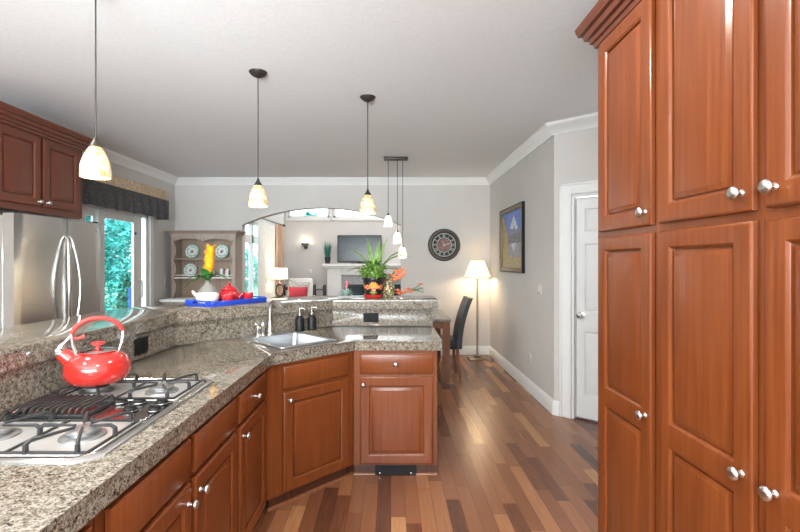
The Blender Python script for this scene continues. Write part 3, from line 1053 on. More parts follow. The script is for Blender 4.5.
# ------------------------------------------------------------------ cooktop
t = thing('gas_cooktop', 'stainless steel gas cooktop with centre grill set into the granite counter', 'cooktop', (0, 0, 0.9155))
X0, X1, Y0, Y1 = -1.315, -0.772, 1.165, 2.005
def chamf(i, c): return [(X0 + i + c, Y0 + i), (X1 - i - c, Y0 + i), (X1 - i, Y0 + i + c), (X1 - i, Y1 - i - c), (X1 - i - c, Y1 - i), (X0 + i + c, Y1 - i), (X0 + i, Y1 - i - c), (X0 + i, Y0 + i + c)]
m = MB()
rr = []
for ins, z, c in ((0, 0, 0.05), (0.002, 0.006, 0.05), (0.010, 0.011, 0.048), (0.020, 0.011, 0.045), (0.026, 0.004, 0.043), (0.034, 0.002, 0.04)):
    rr.append([m._v((x, y, z)) for x, y in chamf(ins, c)])
for A, B_ in zip(rr, rr[1:]):
    for k in range(8): m.face([A[k], A[(k + 1) % 8], B_[(k + 1) % 8], B_[k]])
m.face(rr[-1])
m.build('cooktop_pan', 'steel', t)
bays = [(1.205, 1.470), (1.690, 1.965)]
for (ya, yb) in bays:
    m = MB(); m.box(X0 + 0.04, X1 - 0.04, ya, yb, 0.0022, 0.007, 0.002); pan = m.build('burner_bay', 'pansteel', t)
    yc = (ya + yb) / 2
    if ya > 1.6: yc -= 0.03
    for xc in (-0.915, -1.175):
        m = MB(); m.lathe([(0, 0.0072), (0.062, 0.0072), (0.060, 0.012), (0.040, 0.016), (0.038, 0.020), (0, 0.020)], (xc, yc, 0), 24)
        b = m.build('burner', 'burner', t)
        m = MB(); m.lathe([(0.0, 0.0202), (0.040, 0.0202), (0.044, 0.023), (0.044, 0.029), (0.036, 0.032), (0, 0.0335)], (xc, yc, 0), 24)
        m.build('burner_cap', 'burner', b)
    # cast iron grate: low rim plus bent fingers
    m = MB()
    xa, xb = X0 + 0.048, X1 - 0.048
    xm = (xa + xb) / 2
    for y in (ya + 0.008, yb - 0.008): m.box(xa, xb, y - 0.004, y + 0.004, 0.0075, 0.0135, 0.001)
    for x in (xa, xb, xm): m.box(x - 0.004, x + 0.004, ya + 0.008, yb - 0.008, 0.0076, 0.0134, 0.001)
    for (u0, u1) in ((xa, xm), (xm, xb)):
        xc = -0.915 if u1 == xb else -1.175
        for (px, py) in ((u0, (ya + yb) / 2), (u1, (ya + yb) / 2), (xc - 0.070, ya + 0.008), (xc + 0.070, ya + 0.008), (xc - 0.070, yb - 0.008), (xc + 0.070, yb - 0.008)):
            d = Vector((xc - px, yc - py, 0))
            L = d.length
            e = d / L
            p = Vector((px, py, 0))
            m.tube([p + Vector((0, 0, 0.008)), p + Vector((0, 0, 0.032)), p + e * 0.012 + Vector((0, 0, 0.040)), p + e * (L - 0.022) + Vector((0, 0, 0.040))], [0.0085, 0.0075, 0.006, 0.004], 6)
    m.build('grate', 'iron', t)
m = MB(); m.box(X0 + 0.04, X1 - 0.04, 1.480, 1.680, 0.0022, 0.006, 0.002); m.build('control_panel', 'steel', t)
m = MB()
gx0, gx1, ga, gb = X0 + 0.045, -1.02, 1.492, 1.668
for y in (ga + 0.005, gb - 0.005): m.box(gx0, gx1, y - 0.005, y + 0.005, 0.0062, 0.017, 0.002)
n = 12
for k in range(n):
    x = gx0 + 0.006 + k * (gx1 - gx0 - 0.012) / (n - 1)
    m.tube([(x, ga + 0.002, 0.012), (x, ga + 0.003, 0.026), (x, ga + 0.014, 0.034), (x, gb - 0.012, 0.034), (x, gb - 0.003, 0.026), (x, gb - 0.002, 0.012)], 0.0042, 6)
for x in (gx0, gx1): m.box(x - 0.004, x + 0.004, ga + 0.0102, gb - 0.0102, 0.0062, 0.017, 0.002)
m.build('grill_rack', 'iron', t)
for (x, y) in ((-0.990, 1.648), (-0.922, 1.648), (-0.836, 1.640), (-0.905, 1.562), (-0.822, 1.565)):
    m = MB(); m.lathe([(0, 0.0062), (0.026, 0.0062), (0.026, 0.009), (0.022, 0.011), (0.021, 0.019), (0.018, 0.021), (0, 0.021)], (x, y, 0), 18)
    kb = m.build('control_knob', 'black', t)
    m = MB(); m.box(x - 0.018, x + 0.018, y - 0.004, y + 0.004, 0.0212, 0.028, 0.002); m.build('grip', 'black', kb)
    m = MB(); m.torus((x, y, 0.0115), 0.0235, 0.0016, 22, 6); m.build('ring', 'chrome', kb)

# kettle on the back burner
k = thing('tea_kettle', 'red enamel tea kettle with arched handle standing on the cooktop', 'kettle', (-1.172, 1.800, 0.9622), R(207))
m = MB()
m.lathe([(0, 0), (0.080, 0), (0.096, 0.006), (0.112, 0.028), (0.117, 0.052), (0.114, 0.076), (0.100, 0.100), (0.080, 0.115), (0.060, 0.121), (0.0, 0.121)], (0, 0, 0), 40)
m.build('body', 'red', k)
m = MB(); m.lathe([(0, 0.1215), (0.066, 0.1215), (0.068, 0.125), (0.055, 0.130), (0.020, 0.134), (0, 0.1342)], (0, 0, 0), 28); lid = m.build('lid', 'chrome', k)
m = MB(); m.lathe([(0, 0.1344), (0.008, 0.1344), (0.009, 0.143), (0.024, 0.151), (0.025, 0.156), (0.018, 0.159), (0, 0.160)], (0, 0, 0), 18); m.build('lid_knob', 'redsat', lid)
m = MB(); m.tube([(0.075, 0, 0.085), (0.105, 0, 0.110), (0.122, 0, 0.126)], [0.036, 0.028, 0.025], 16); spt = m.build('spout', 'red', k)
m = MB(); m.tube([(0.1222, 0, 0.1262), (0.131, 0, 0.135), (0.137, 0, 0.141)], [0.0265, 0.028, 0.021], 16); m.tube([(0.125, 0, 0.150), (0.106, 0, 0.165), (0.088, 0, 0.192)], [0.007, 0.007, 0.006], 8); m.build('spout_cap', 'chrome', spt)
hp = [(0.088 * cos(R(a_)), 0, 0.182 + 0.072 * sin(R(a_))) for a_ in range(8, 173, 12)]
m = MB(); m.tube(hp, [0.0105] + [0.0128] * (len(hp) - 2) + [0.0105], 12, flat=0.7); hd = m.build('handle', 'redsat', k)
for sgn in (1, -1):
    for dy in (-0.012, 0.012):
        m = MB(); m.tube([(sgn * 0.072, dy, 0.116), (sgn * 0.084, dy, 0.155), (sgn * 0.088, dy * 0.6, 0.196)], 0.0055, 8); m.build('bracket', 'chrome', hd)
m = MB(); m.tube([(0.045, 0, 0.186), (0.060, 0, 0.178), (0.080, 0, 0.178)], [0.008, 0.006, 0.005], 8); m.build('trigger', 'redsat', hd)

# ------------------------------------------------------------------ pantry wall of cabinets
def knob_side(o, x, z, s=1.15): knob(o, x, -0.023, z, s=s)
PXF = 0.98
PD = 0.60
cols = [(2.13, 1.640, 'farthest from the camera, beside the white door', 'near'), (1.640, 1.180, 'in the middle of the tall cabinet wall', 'near'), (1.180, 0.715, 'nearest the camera at the right edge of the photo', 'far')]
doorY = [(1.665, 2.080), (1.198, 1.615), (0.740, 1.155)]
for (ya, yb, wh, side), (d0, d1) in zip(cols, doorY):
    t = thing('pantry_cabinet', 'tall cherry pantry cabinet %s' % wh, 'cabinet', (PXF, ya - 0.0005, 0), R(-90), 'tall cherry pantry cabinets')
    w_ = ya - yb - 0.001
    m = MB(); m.box(0, w_, 0, PD, 0.09, 2.47); m.build('carcass', 'cherry', t)
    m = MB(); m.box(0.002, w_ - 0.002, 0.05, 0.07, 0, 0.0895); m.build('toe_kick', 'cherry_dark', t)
    xa, xb = ya - d1, ya - d0
    for z0, z1, pn, kz in ((1.578, 2.445, None, 1.628), (0.11, 1.550, [(0.06, 0.692), (0.768, 1.385)], 0.862)):
        m = MB()
        m.panel(xb - xa, z1 - z0, -0.003, 0.02, 0.06, pn, xa, z0)
        dr = m.build('door', 'cherry', t)
        kx = xb - 0.032 if side == 'near' else xa + 0.032
        knob_side(dr, kx, kz)
m = MB()
cpf = [(0, 2.455), (0.012, 2.455), (0.016, 2.475), (0.026, 2.480), (0.030, 2.500), (0.046, 2.504), (0.052, 2.530), (0.068, 2.534), (0.070, 2.548), (0.074, 2.552), (0.078, 2.575), (0, 2.575)]
m.sweep([(PXF + PD, 2.131), (PXF - 0.0005, 2.131), (PXF - 0.0005, 0.70)], cpf, side=-1)
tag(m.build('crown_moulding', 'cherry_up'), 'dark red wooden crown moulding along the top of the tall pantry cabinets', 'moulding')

# ------------------------------------------------------------------ fridge and cabinet above it
FX = -2.57
fr = thing('refrigerator', 'stainless steel french-door refrigerator on the left wall', 'refrigerator', (FX, 3.065, 0), q)
m = MB(); m.box(0.004, 0.911, 0.075, 0.74, 0.02, 1.765, 0.006); m.build('cabinet_body', 'steel', fr)
m = MB(); m.box(0.02, 0.895, 0.10, 0.70, 0.0, 0.0195); m.build('base', 'black', fr)


def fdoor(x0, x1, z0, z1, nm_):
    m = MB()
    pts = []
    n = 10
    for i in range(n + 1):
        u = i / n
        X = x0 + (x1 - x0) * u
        c = 0.012 * (1 - ((X - 0.4575) / 0.4575) ** 2)
        pts.append((X, -0.012 - c + 0.012))
    poly = [(x, y) for x, y in pts] + [(x1, 0.0745), (x0, 0.0745)]
    m.prism(poly, z0, z1, 0.004, 2)
    return m.build(nm_, 'steel', fr)


for a_, b_, hx in ((0.0, 0.486, 0.466), (0.492, 0.915, 0.512)):
    dd = fdoor(a_, b_, 0.70, 1.778, 'door')
    m = MB()
    s_ = -1 if hx < 0.489 else 1
    pts = [(hx - s_ * 0.0, -0.010, 0.80)] + [(hx + s_ * 0.040 * sin(pi * u / 12), -0.035 - 0.040 * sin(pi * u / 12), 0.82 + 0.80 * u / 12) for u in range(13)] + [(hx, -0.010, 1.645)]
    m.tube(pts, [0.012] + [0.0135] * 13 + [0.012], 10)
    m.build('door_handle', 'steel', dd)
dd = fdoor(0.0, 0.915, 0.06, 0.692, 'freezer_drawer')
m = MB(); m.tube([(0.08, -0.01, 0.60), (0.10, -0.055, 0.61), (0.4575, -0.075, 0.615), (0.81, -0.055, 0.61), (0.835, -0.01, 0.60)], 0.0135, 10); m.build('drawer_handle', 'chrome', dd)
for xx in (0.03, 0.885):
    m = MB(); m.box(xx - 0.022, xx + 0.022, 0.01, 0.10, 1.7785, 1.792, 0.003); m.build('hinge_cap', 'black', fr)
m = MB(); m.lathe([(0, 0), (0.014, 0), (0.013, 0.002), (0, 0.0025)], (0.868, -0.0065, 1.715), 16, FACE); m.build('emblem', 'chrome', fr)

UX = -2.78
t = thing('wall_cabinet', 'two-door cherry wall cabinet hung above the refrigerator', 'cabinet', (UX, 3.06, 0), q)
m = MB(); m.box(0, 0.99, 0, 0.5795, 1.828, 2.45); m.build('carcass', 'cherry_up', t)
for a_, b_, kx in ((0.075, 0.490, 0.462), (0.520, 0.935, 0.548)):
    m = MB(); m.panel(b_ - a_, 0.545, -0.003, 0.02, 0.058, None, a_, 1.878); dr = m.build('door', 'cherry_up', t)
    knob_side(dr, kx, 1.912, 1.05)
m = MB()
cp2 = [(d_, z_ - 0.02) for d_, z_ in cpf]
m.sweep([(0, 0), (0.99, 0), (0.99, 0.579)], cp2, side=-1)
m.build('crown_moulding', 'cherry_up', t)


# ------------------------------------------------------------------ pendants
def pendant_parts(t, top, bottom, mat, r=0.064, h=0.145, cap='bronze', canopy=True):
    """local origin on the ceiling; shade rim at z=bottom"""
    if canopy:
        m = MB(); m.lathe([(0, 0), (0.062, 0), (0.060, -0.006), (0.045, -0.022), (0.020, -0.035), (0.008, -0.040), (0, -0.040)], (0, 0, -0.0005), 22); m.build('canopy', cap, t)
    zt = bottom + h
    m = MB(); m.cyl((0, 0, -0.02), (0, 0, zt + 0.04), 0.0035, n=8); m.build('rod', cap, t)
    m = MB(); m.lathe([(0, 0.048), (0.006, 0.046), (0.010, 0.030), (0.020, 0.014), (0.028, 0.0), (0.026, -0.004), (0, -0.004)], (0, 0, zt), 16); m.build('shade_cap', cap, t)
    m = MB()
    pr = []
    for i in range(9):
        u = i / 8
        pr.append((r * (0.36 + 0.64 * sin(pi / 2 * min(1, u * 1.25)) ** 0.85) if u < 0.9 else r, -h * u))
    pr2 = [(max(0.004, a_ - 0.004), b_) for a_, b_ in reversed(pr)]
    m.lathe(pr + pr2, (0, 0, zt - 0.002), 26); m.build('glass_shade', mat, t)
    m = MB(); m.ball((0, 0, zt - 0.07), 0.022, 0.022, 0.03); m.build('bulb', 'bulb', t)


def pendant(loc, zb, label, e):
    t = thing('pendant_lamp', label, 'pendant lamp', (loc[0], loc[1], H), 0, 'mottled glass pendants over the bar')
    pendant_parts(t, 0, zb - H, 'shade_glow')
    lamp('pendant_bulb_light', 'POINT', (loc[0], loc[1], zb + 0.03), (0, 0, 0), e, (1, 0.86, 0.66), 0.03)
    return t


pendant((-1.385, 2.11), 1.838, 'mottled glass pendant lamp nearest the camera, before the refrigerator cabinet', 2.5)
pendant((-0.91, 3.08), 1.822, 'mottled glass pendant lamp hanging over the sink corner', 2.5)
pendant((-0.183, 3.545), 1.825, 'mottled glass pendant lamp hanging over the potted plant', 2.5)

t = thing('pendant_cluster', 'dark bronze ceiling bar with three white glass pendants over the dining table', 'pendant lamp', (0.06, 5.6, H))
m = MB(); m.box(-0.15, 0.15, -0.055, 0.055, -0.032, -0.0005, 0.008, 2); m.build('canopy', 'bronze', t)
for dx, dy, zb in ((-0.095, 0, 1.885), (0.02, 0.01, 1.675), (0.085, -0.01, 1.49)):
    m = MB(); m.cyl((dx, dy, -0.0325), (dx, dy, zb + 0.165 - H), 0.0035, n=8)
    rod = m.build('rod', 'bronze', t)
    m = MB(); m.lathe([(0, 0.035), (0.006, 0.034), (0.012, 0.016), (0.022, 0.0), (0, -0.002)], (dx, dy, zb + 0.135 - H), 14); m.build('shade_cap', 'bronze', rod)
    m = MB()
    pr = [(0.018, 0), (0.034, -0.02), (0.046, -0.055), (0.053, -0.095), (0.054, -0.132)]
    m.lathe(pr + [(a_ - 0.003, b_) for a_, b_ in reversed(pr)], (dx, dy, zb + 0.134 - H), 22); m.build('glass_shade', 'shade_white', rod)
    lamp('cluster_bulb_light', 'POINT', (0.06 + dx, 5.6 + dy, zb + 0.02), (0, 0, 0), 3, (1, 0.88, 0.7), 0.03)

# can lights added to brighten the kitchen, unseen above the frame
for i, (x, y) in enumerate(((-0.2, 0.2), (-1.9, 0.6), (0.3, 1.75), (-1.9, 1.8))):
    c = thing('added_ceiling_light', 'added round white ceiling light, unseen, over the kitchen', 'ceiling light', (x, y, H), 0, 'added ceiling lights')
    m = MB(); m.lathe([(0.075, -0.0005), (0.09, -0.0005), (0.09, -0.006), (0.075, -0.006)], (0, 0, 0), 24); m.build('trim_ring', 'trim', c)
    m = MB(); m.lathe([(0, -0.001), (0.074, -0.001), (0.074, -0.003), (0, -0.003)], (0, 0, 0), 24); m.build('lens', 'bulb', c)
    lamp('can_fill', 'AREA', (x, y, H - 0.012), (0, 0, 0), 14, (1, 0.93, 0.84), 0.14)

# ------------------------------------------------------------------ valance over the patio door
t = thing('window_valance', 'black patterned valance with a cream top band over the patio door', 'valance', (0, 0, 0))
m = MB(); m.box(XL, -3.215, 4.55, 6.46, 2.325, 2.455, 0.012, 2); m.build('top_band', 'band', t)
m = MB()
n = 60
g = []
for i in range(n + 1):
    u = i / n
    y = 4.55 + 1.91 * u
    fold = 0.016 * sin(u * 62) + (-0.020 if any(abs(u - c) < 0.012 for c in (0.25, 0.40, 0.52, 0.575)) else 0)
    g.append((y, fold))
def sk_pt(y, fl, z, s):
    drop = (2.325 - z) / 0.28
    yy = y + (0.03 * drop if y > 6.44 else 0)
    return (-3.218 + fl * drop + 0.02 * drop - s, yy, z + 0.003 * sin(y * 21) * drop)
rows = []
for z in (2.3245, 2.24, 2.15, 2.05):
    rows.append([m._v(sk_pt(y, fl, z, 0.0)) for y, fl in g])
rows2 = []
for z in (2.3245, 2.24, 2.15, 2.05):
    rows2.append([m._v(sk_pt(y, fl, z, 0.004)) for y, fl in g])
for RR in (rows, rows2):
    for A, B_ in zip(RR, RR[1:]):
        for i in range(n): m.face([A[i], A[i + 1], B_[i + 1], B_[i]])
for A, B_ in ((rows[0], rows2[0]), (rows[-1], rows2[-1])):
    for i in range(n): m.face([A[i], A[i + 1], B_[i + 1], B_[i]])
m.prism([(XL + 0.001, 6.445), (-3.222, 6.445), (-3.200, 6.485), (XL + 0.001, 6.485)], 2.05, 2.324)
m.build('skirt', 'valance', t)

# ------------------------------------------------------------------ hutch
hx0, hx1 = -3.255, -2.305
t = thing('hutch', 'weathered pine hutch with open plate shelves in the far corner', 'hutch', ((hx0 + hx1) / 2, 0, 0))
hw_ = (hx1 - hx0) / 2
UF, UB = 6.68, 6.975
m = MB(); m.box(-hw_ - 0.02, hw_ + 0.045, 6.44, UB, 0.06, 0.868, 0.004); bc = m.build('base_cabinet', 'hutch', t)
for s_ in (-1, 1):
    m = MB(); m.panel(hw_ - 0.03, 0.6, 6.4395, 0.018, 0.06, None, -hw_ + 0.01 if s_ < 0 else 0.02, 0.16); dr = m.build('door', 'hutch', bc)
    knob(dr, s_ * 0.06, 6.421, 0.5, 'bronze')
m = MB(); m.box(-hw_ - 0.045, hw_ + 0.065, 6.40, UB, 0.8685, 0.905, 0.006, 2); m.build('counter_board', 'linen', t)
m = MB(); m.box(-hw_ - 0.02, hw_ + 0.045, 6.46, UB, 0.0, 0.0595); m.build('plinth', 'hutch', t)
m = MB(); m.box(-hw_, hw_, UB - 0.02, UB, 0.9055, 1.845); m.build('back_boards', 'hutch_dark', t)
for s_ in (-1, 1):
    m = MB(); m.box(s_ * hw_ - s_ * 0.03, s_ * hw_, UF, UB - 0.021, 0.9055, 1.845); m.build('side_board', 'hutch_dark' if False else 'hutch', t)
    # scalloped face board
    m = MB()
    pts = [(s_ * hw_, 0.9055)]
    edge = []
    for i in range(61):
        z = 0.9055 + 0.939 * i / 60
        wv = 0.032 + 0.042 * abs(sin((z - 0.93) * pi / 0.27)) + (0.03 if z > 1.80 else 0)
        edge.append((s_ * hw_ - s_ * wv, z))
    pts = pts + edge + [(s_ * hw_, 1.8445)] if s_ < 0 else pts[:1] + [(s_ * hw_, 1.8445)] + edge[::-1]
    if s_ < 0: pts = [pts[0]] + edge + [(s_ * hw_, 1.8445)]
    m.slab_xz(pts, UF - 0.02, UF - 0.0005)
    m.build('scalloped_board', 'hutch', t)
m = MB()
pts = []
for i in range(61):
    u = -1 + 2 * i / 60
    z = 1.735 + 0.05 * abs(sin(u * pi)) ** 0.5
    pts.append((u * (hw_ - 0.05), z))
m.slab_xz(pts + [(hw_ - 0.05, 1.8445), (-hw_ + 0.05, 1.8445)], UF - 0.019, UF - 0.0008); m.build('scalloped_valance', 'hutch', t)
m = MB(); m.sweep([(-hw_, UB), (-hw_, UF - 0.02), (hw_, UF - 0.02), (hw_, UB)], [(0, 1.82), (0.008, 1.82), (0.012, 1.85), (0.035, 1.87), (0.05, 1.885), (0.072, 1.89), (0.072, 1.905), (0, 1.905)], side=-1)
m.box(-hw_, hw_, UF - 0.02, UB, 1.8455, 1.875)
m.build('cornice', 'hutch', t)
for z in (1.475, 1.195):
    m = MB(); m.box(-hw_ + 0.031, hw_ - 0.031, UF + 0.0, UB - 0.021, z, z + 0.018, 0.002); sh = m.build('shelf', 'linen' if z < 1.3 else 'hutch', t)
    if z < 1.3:
        m = MB(); m.box(-hw_ + 0.04, hw_ - 0.04, UF + 0.004, UF + 0.016, z + 0.042, z + 0.056, 0.003); m.build('plate_rail', 'linen', sh)


def plate(loc, r, label, name='plate'):
    o = MB()
    o.lathe([(0, 0), (0.55 * r, 0), (0.62 * r, 0.004), (0.95 * r, 0.016), (r, 0.018), (r, 0.021), (0.94 * r, 0.020), (0.6 * r, 0.008), (0, 0.005)], (0, 0, 0), 34)
    b = o.build(name, 'plate')
    b.scale = (1, 1, 1)
    b.location = loc
    b.rotation_euler = (R(78), 0, 0)
    return tag(b, label, 'plate', 'painted plates in the pine hutch')


pz = 1.4935
plate((-3.045, 6.90, pz + 0.106), 0.107, 'green and white painted plate standing left on the upper hutch shelf')
plate((-2.59, 6.90, pz + 0.106), 0.107, 'green and white painted plate standing right on the upper hutch shelf')
plate((-3.07, 6.90, 1.2135 + 0.100), 0.101, 'painted plate standing left on the lower hutch shelf behind the rail')
# square dish and white pot on the lower shelf
o = MB()
o.box(-0.066, 0.066, 0, 0.014, 0, 0.125, 0.005, 2); o.box(-0.045, 0.045, -0.002, 0.0, 0.02, 0.105)
b = o.build('square_dish', M['plate']); b.location = (-2.54, 6.84, 1.2165); b.rotation_euler = (R(-10), 0, 0)
tag(b, 'square painted dish standing right on the lower hutch shelf', 'dish')
tp = thing('white_pot', 'white china pot on the lower hutch shelf behind the yellow flower', 'teapot', (-2.75, 6.83, 1.2135))
m = MB(); m.lathe([(0, 0), (0.05, 0), (0.075, 0.03), (0.078, 0.06), (0.06, 0.10), (0.045, 0.115), (0, 0.115)], (0, 0, 0), 22); m.build('body', 'white', tp)
m = MB(); m.lathe([(0, 0.1152), (0.046, 0.1152), (0.03, 0.135), (0.012, 0.14), (0.012, 0.155), (0, 0.158)], (0, 0, 0), 18); m.build('lid', 'white', tp)

# ------------------------------------------------------------------ things on the bar
BZ = 1.1325
# blue tray
tl = thing('serving_tray', 'bright blue lacquer tray lying on the bar', 'tray', (-1.217, 3.075, BZ), R(60))
L_, W_ = 0.50, 0.305
m = MB(); m.box(0, L_, 0, W_, 0, 0.008, 0.002); m.build('tray_floor', 'blue', tl)
for (a_, b_, c_, d_) in ((0, L_, 0, 0.012), (0, L_, W_ - 0.012, W_)):
    m = MB(); m.box(a_, b_, c_, d_, 0.0082, 0.034, 0.003); m.build('tray_side', 'blue', tl)
for x in (0, L_ - 0.012):
    m = MB()
    m.box(x, x + 0.012, 0.0125, 0.085, 0.0082, 0.038, 0.002); m.box(x, x + 0.012, W_ - 0.085, W_ - 0.0125, 0.0082, 0.038, 0.002)
    m.box(x, x + 0.012, 0.085, W_ - 0.085, 0.0082, 0.015); m.box(x, x + 0.012, 0.085, W_ - 0.085, 0.028, 0.038, 0.002)
    m.build('handle_side', 'blue', tl)


def on_tray(u, v_):
    c, s = cos(R(60)), sin(R(60))
    return (-1.217 + c * u - s * v_, 3.075 + s * u + c * v_, BZ + 0.0085)


p = on_tray(0.098, 0.180)
vs = thing('flower_vase', 'white bulb vase with smoky neck on the left end of the blue tray', 'vase', p, 0)
m = MB(); m.lathe([(0, 0), (0.052, 0), (0.070, 0.012), (0.080, 0.040), (0.079, 0.066), (0.066, 0.082), (0, 0.082)], (0, 0, 0), 28)
m.tube([(-0.066, 0, 0.050), (-0.092, -0.004, 0.068), (-0.108, -0.006, 0.090)], [0.020, 0.013, 0.008], 12)
m.build('bowl', 'white', vs)
m = MB(); m.lathe([(0.065, 0.0825), (0.067, 0.085), (0.052, 0.106), (0.030, 0.132), (0.017, 0.150), (0.019, 0.160), (0.015, 0.160), (0.013, 0.150), (0.048, 0.106), (0.062, 0.0830)], (0, 0, 0), 26); m.build('neck', 'smoke', vs)
fl = thing('yellow_flower', 'yellow plume flower with broad green leaves standing in the white vase', 'flower', (p[0], p[1], p[2] + 0.125), 0)
m = MB(); m.cyl((0, 0, 0), (0.012, 0, 0.13), 0.005, 0.004, 8); m.build('stem', 'leaf_dark', fl)
m = MB()
rf = random.Random(12)
for i in range(120):
    u = i / 120
    a_ = i * 2.4
    z = 0.09 + 0.185 * u
    x = 0.004 + 0.020 * u
    m.blade((x + 0.016 * cos(a_), 0.016 * sin(a_), z), a_, rf.uniform(0.035, 0.065) * (1 - 0.3 * u), 0.024, rf.uniform(0.7, 1.3), 0.3, 4)
m.ball((0.016, 0, 0.185), 0.024, 0.024, 0.095)
m.build('bloom', 'yellow', fl)
m = MB()
for a_, ln_, wd, lf, dr_ in ((2.6, 0.15, 0.05, 0.65, 0.9), (3.6, 0.14, 0.045, 0.75, 1.0), (5.6, 0.12, 0.05, 0.8, 0.6), (0.3, 0.13, 0.045, 0.75, 0.8), (4.6, 0.14, 0.06, 0.85, 0.3), (1.6, 0.12, 0.05, 0.9, 0.5), (3.1, 0.17, 0.035, 0.45, 1.1), (6.1, 0.17, 0.022, 0.75, 1.1), (2.2, 0.16, 0.045, 0.75, 0.6), (4.1, 0.13, 0.05, 0.6, 0.8), (5.1, 0.13, 0.05, 0.7, 0.7)):
    m.blade((0, 0, 0.04), a_, ln_ * 1.05, wd * 1.25, lf, dr_, 7)
m.build('leaves', 'leaf_dark', fl)

p = on_tray(0.266, 0.155)
tp = thing('red_teapot', 'red glazed teapot with knobbed lid on the blue tray', 'teapot', p, 0)
m = MB(); m.lathe([(0, 0), (0.050, 0), (0.074, 0.020), (0.081, 0.046), (0.074, 0.070), (0.054, 0.086), (0, 0.086)], (0, 0, 0), 26)
m.tube([(0.065, 0, 0.03), (0.09, 0, 0.045), (0.102, 0, 0.062)], [0.014, 0.010, 0.007], 10); m.build('body', 'redcer', tp)
m = MB(); m.lathe([(0, 0.0863), (0.058, 0.0863), (0.061, 0.093), (0.042, 0.110), (0.016, 0.120), (0.011, 0.125), (0.017, 0.134), (0.011, 0.144), (0, 0.145)], (0, 0, 0), 22); m.build('lid', 'redcer', tp)
m = MB(); m.tube([(-0.066, 0, 0.055), (-0.098, 0, 0.058), (-0.106, 0, 0.036), (-0.074, 0, 0.022)], 0.006, 8); m.build('handle', 'redcer', tp)


def cup(loc, label, rz):
    c = thing('red_cup', label, 'cup', loc, rz, 'red glazed tea cups on the blue tray')
    m = MB(); m.lathe([(0, 0), (0.024, 0), (0.036, 0.015), (0.041, 0.066), (0.038, 0.066), (0.033, 0.016), (0, 0.006)], (0, 0, 0), 20); m.build('bowl', 'redcer', c)
    m = MB(); m.tube([(0.038, 0, 0.042), (0.056, 0, 0.038), (0.054, 0, 0.018), (0.036, 0, 0.016)], 0.004, 8); m.build('handle', 'redcer', c)
    return c


p = on_tray(0.176, 0.056)
c0 = cup(p, 'red glazed tea cup in front of the red teapot, nearer the vase', R(150))
p = on_tray(0.372, 0.070)
dup(c0, p, R(80), 'red glazed tea cup on the far side of the red teapot, away from the vase')

# potted plant
pp = (-0.150, 3.865, BZ)
t = thing('potted_plant', 'leafy spider plant in a black flower-painted pot on a red saucer', 'potted plant', pp, 0)
m = MB(); m.lathe([(0, 0), (0.068, 0), (0.082, 0.012), (0.086, 0.032), (0.080, 0.032), (0.066, 0.012), (0, 0.010)], (0, 0, 0), 30); m.build('saucer', 'red', t)
m = MB(); m.lathe([(0, 0.0125), (0.062, 0.0125), (0.070, 0.04), (0.092, 0.155), (0.100, 0.158), (0.101, 0.176), (0.092, 0.176), (0.086, 0.150), (0, 0.150)], (0, 0, 0), 32)


def pot_r(z): return 0.070 + (0.092 - 0.070) * (z - 0.04) / 0.115


def petal(mi, az, z0, dirn, L, w_):
    # a painted petal lying on the pot wall
    m.mi = mi
    vs_ = []
    for k_ in range(10):
        an = 2 * pi * k_ / 10
        a1, b1 = L / 2 + L / 2 * cos(an), w_ / 2 * sin(an)
        u_ = a1 * cos(dirn) - b1 * sin(dirn)
        z_ = z0 + a1 * sin(dirn) + b1 * cos(dirn)
        z_ = min(0.152, max(0.036, z_))
        r_ = pot_r(z_) + 0.0012
        th = az + u_ / r_
        vs_.append(m._v((r_ * cos(th), r_ * sin(th), z_)))
    m.face(vs_)


for q_ in range(4):
    az = R(-88) + q_ * pi / 2
    for k_ in range(9):
        petal(1 + (k_ % 2), az, 0.092, R(-5) + R(190) * k_ / 8, 0.050, 0.0165)
    for k_ in range(7):
        petal(3 if k_ % 2 else 5, az, 0.074, 2 * pi * k_ / 7, 0.020, 0.012)
    for k_ in range(4):
        petal(4, az, 0.058, R(200) + R(140) * k_ / 3, 0.034, 0.011)
    for k_ in range(6):
        petal(5 if k_ % 2 else 3, az + pi / 4, 0.095, 2 * pi * k_ / 6, 0.026, 0.014)
m.build('pot', ['potblack', 'orange', 'yellow', 'redpaint', 'potgreen', 'petalpink'], t, 25)
m = MB(); m.lathe([(0, 0.1505), (0.084, 0.1505), (0.06, 0.160), (0, 0.165)], (0, 0, 0), 20); m.build('soil', 'soil', t)
rnd = random.Random(3)
m = MB()
for i in range(260):
    a_ = rnd.uniform(0, 2 * pi); r_ = rnd.uniform(0, 0.085)
    h_ = rnd.uniform(-0.005, 0.16) * (1 - r_ / 0.18)
    m.blade((r_ * cos(a_), r_ * sin(a_), 0.155 + h_), a_ + rnd.uniform(-1, 1), rnd.uniform(0.05, 0.09), rnd.uniform(0.024, 0.04), rnd.uniform(0.5, 1.1), rnd.uniform(0.5, 1.1), 4)
m.build('foliage', 'leaf', t)
m = MB()
for a_, ln_, lf, dr_ in ((2.5, 0.28, 1.25, 0.75), (3.0, 0.17, 1.05, 1.0), (1.9, 0.29, 1.2, 0.25), (0.9, 0.28, 1.18, 0.2), (0.25, 0.32, 1.0, 0.55), (0.0, 0.30, 1.05, 0.75), (-0.3, 0.16, 1.0, 0.8), (3.5, 0.14, 0.9, 0.8), (1.3, 0.27, 1.3, 0.3), (4.6, 0.16, 1.0, 0.8)):
    m.blade((0.02 * cos(a_), 0.02 * sin(a_), 0.16), a_, ln_ * 1.25, 0.036, lf, dr_, 10, fold=0.55)
m.build('long_leaves', 'long_leaf', t)

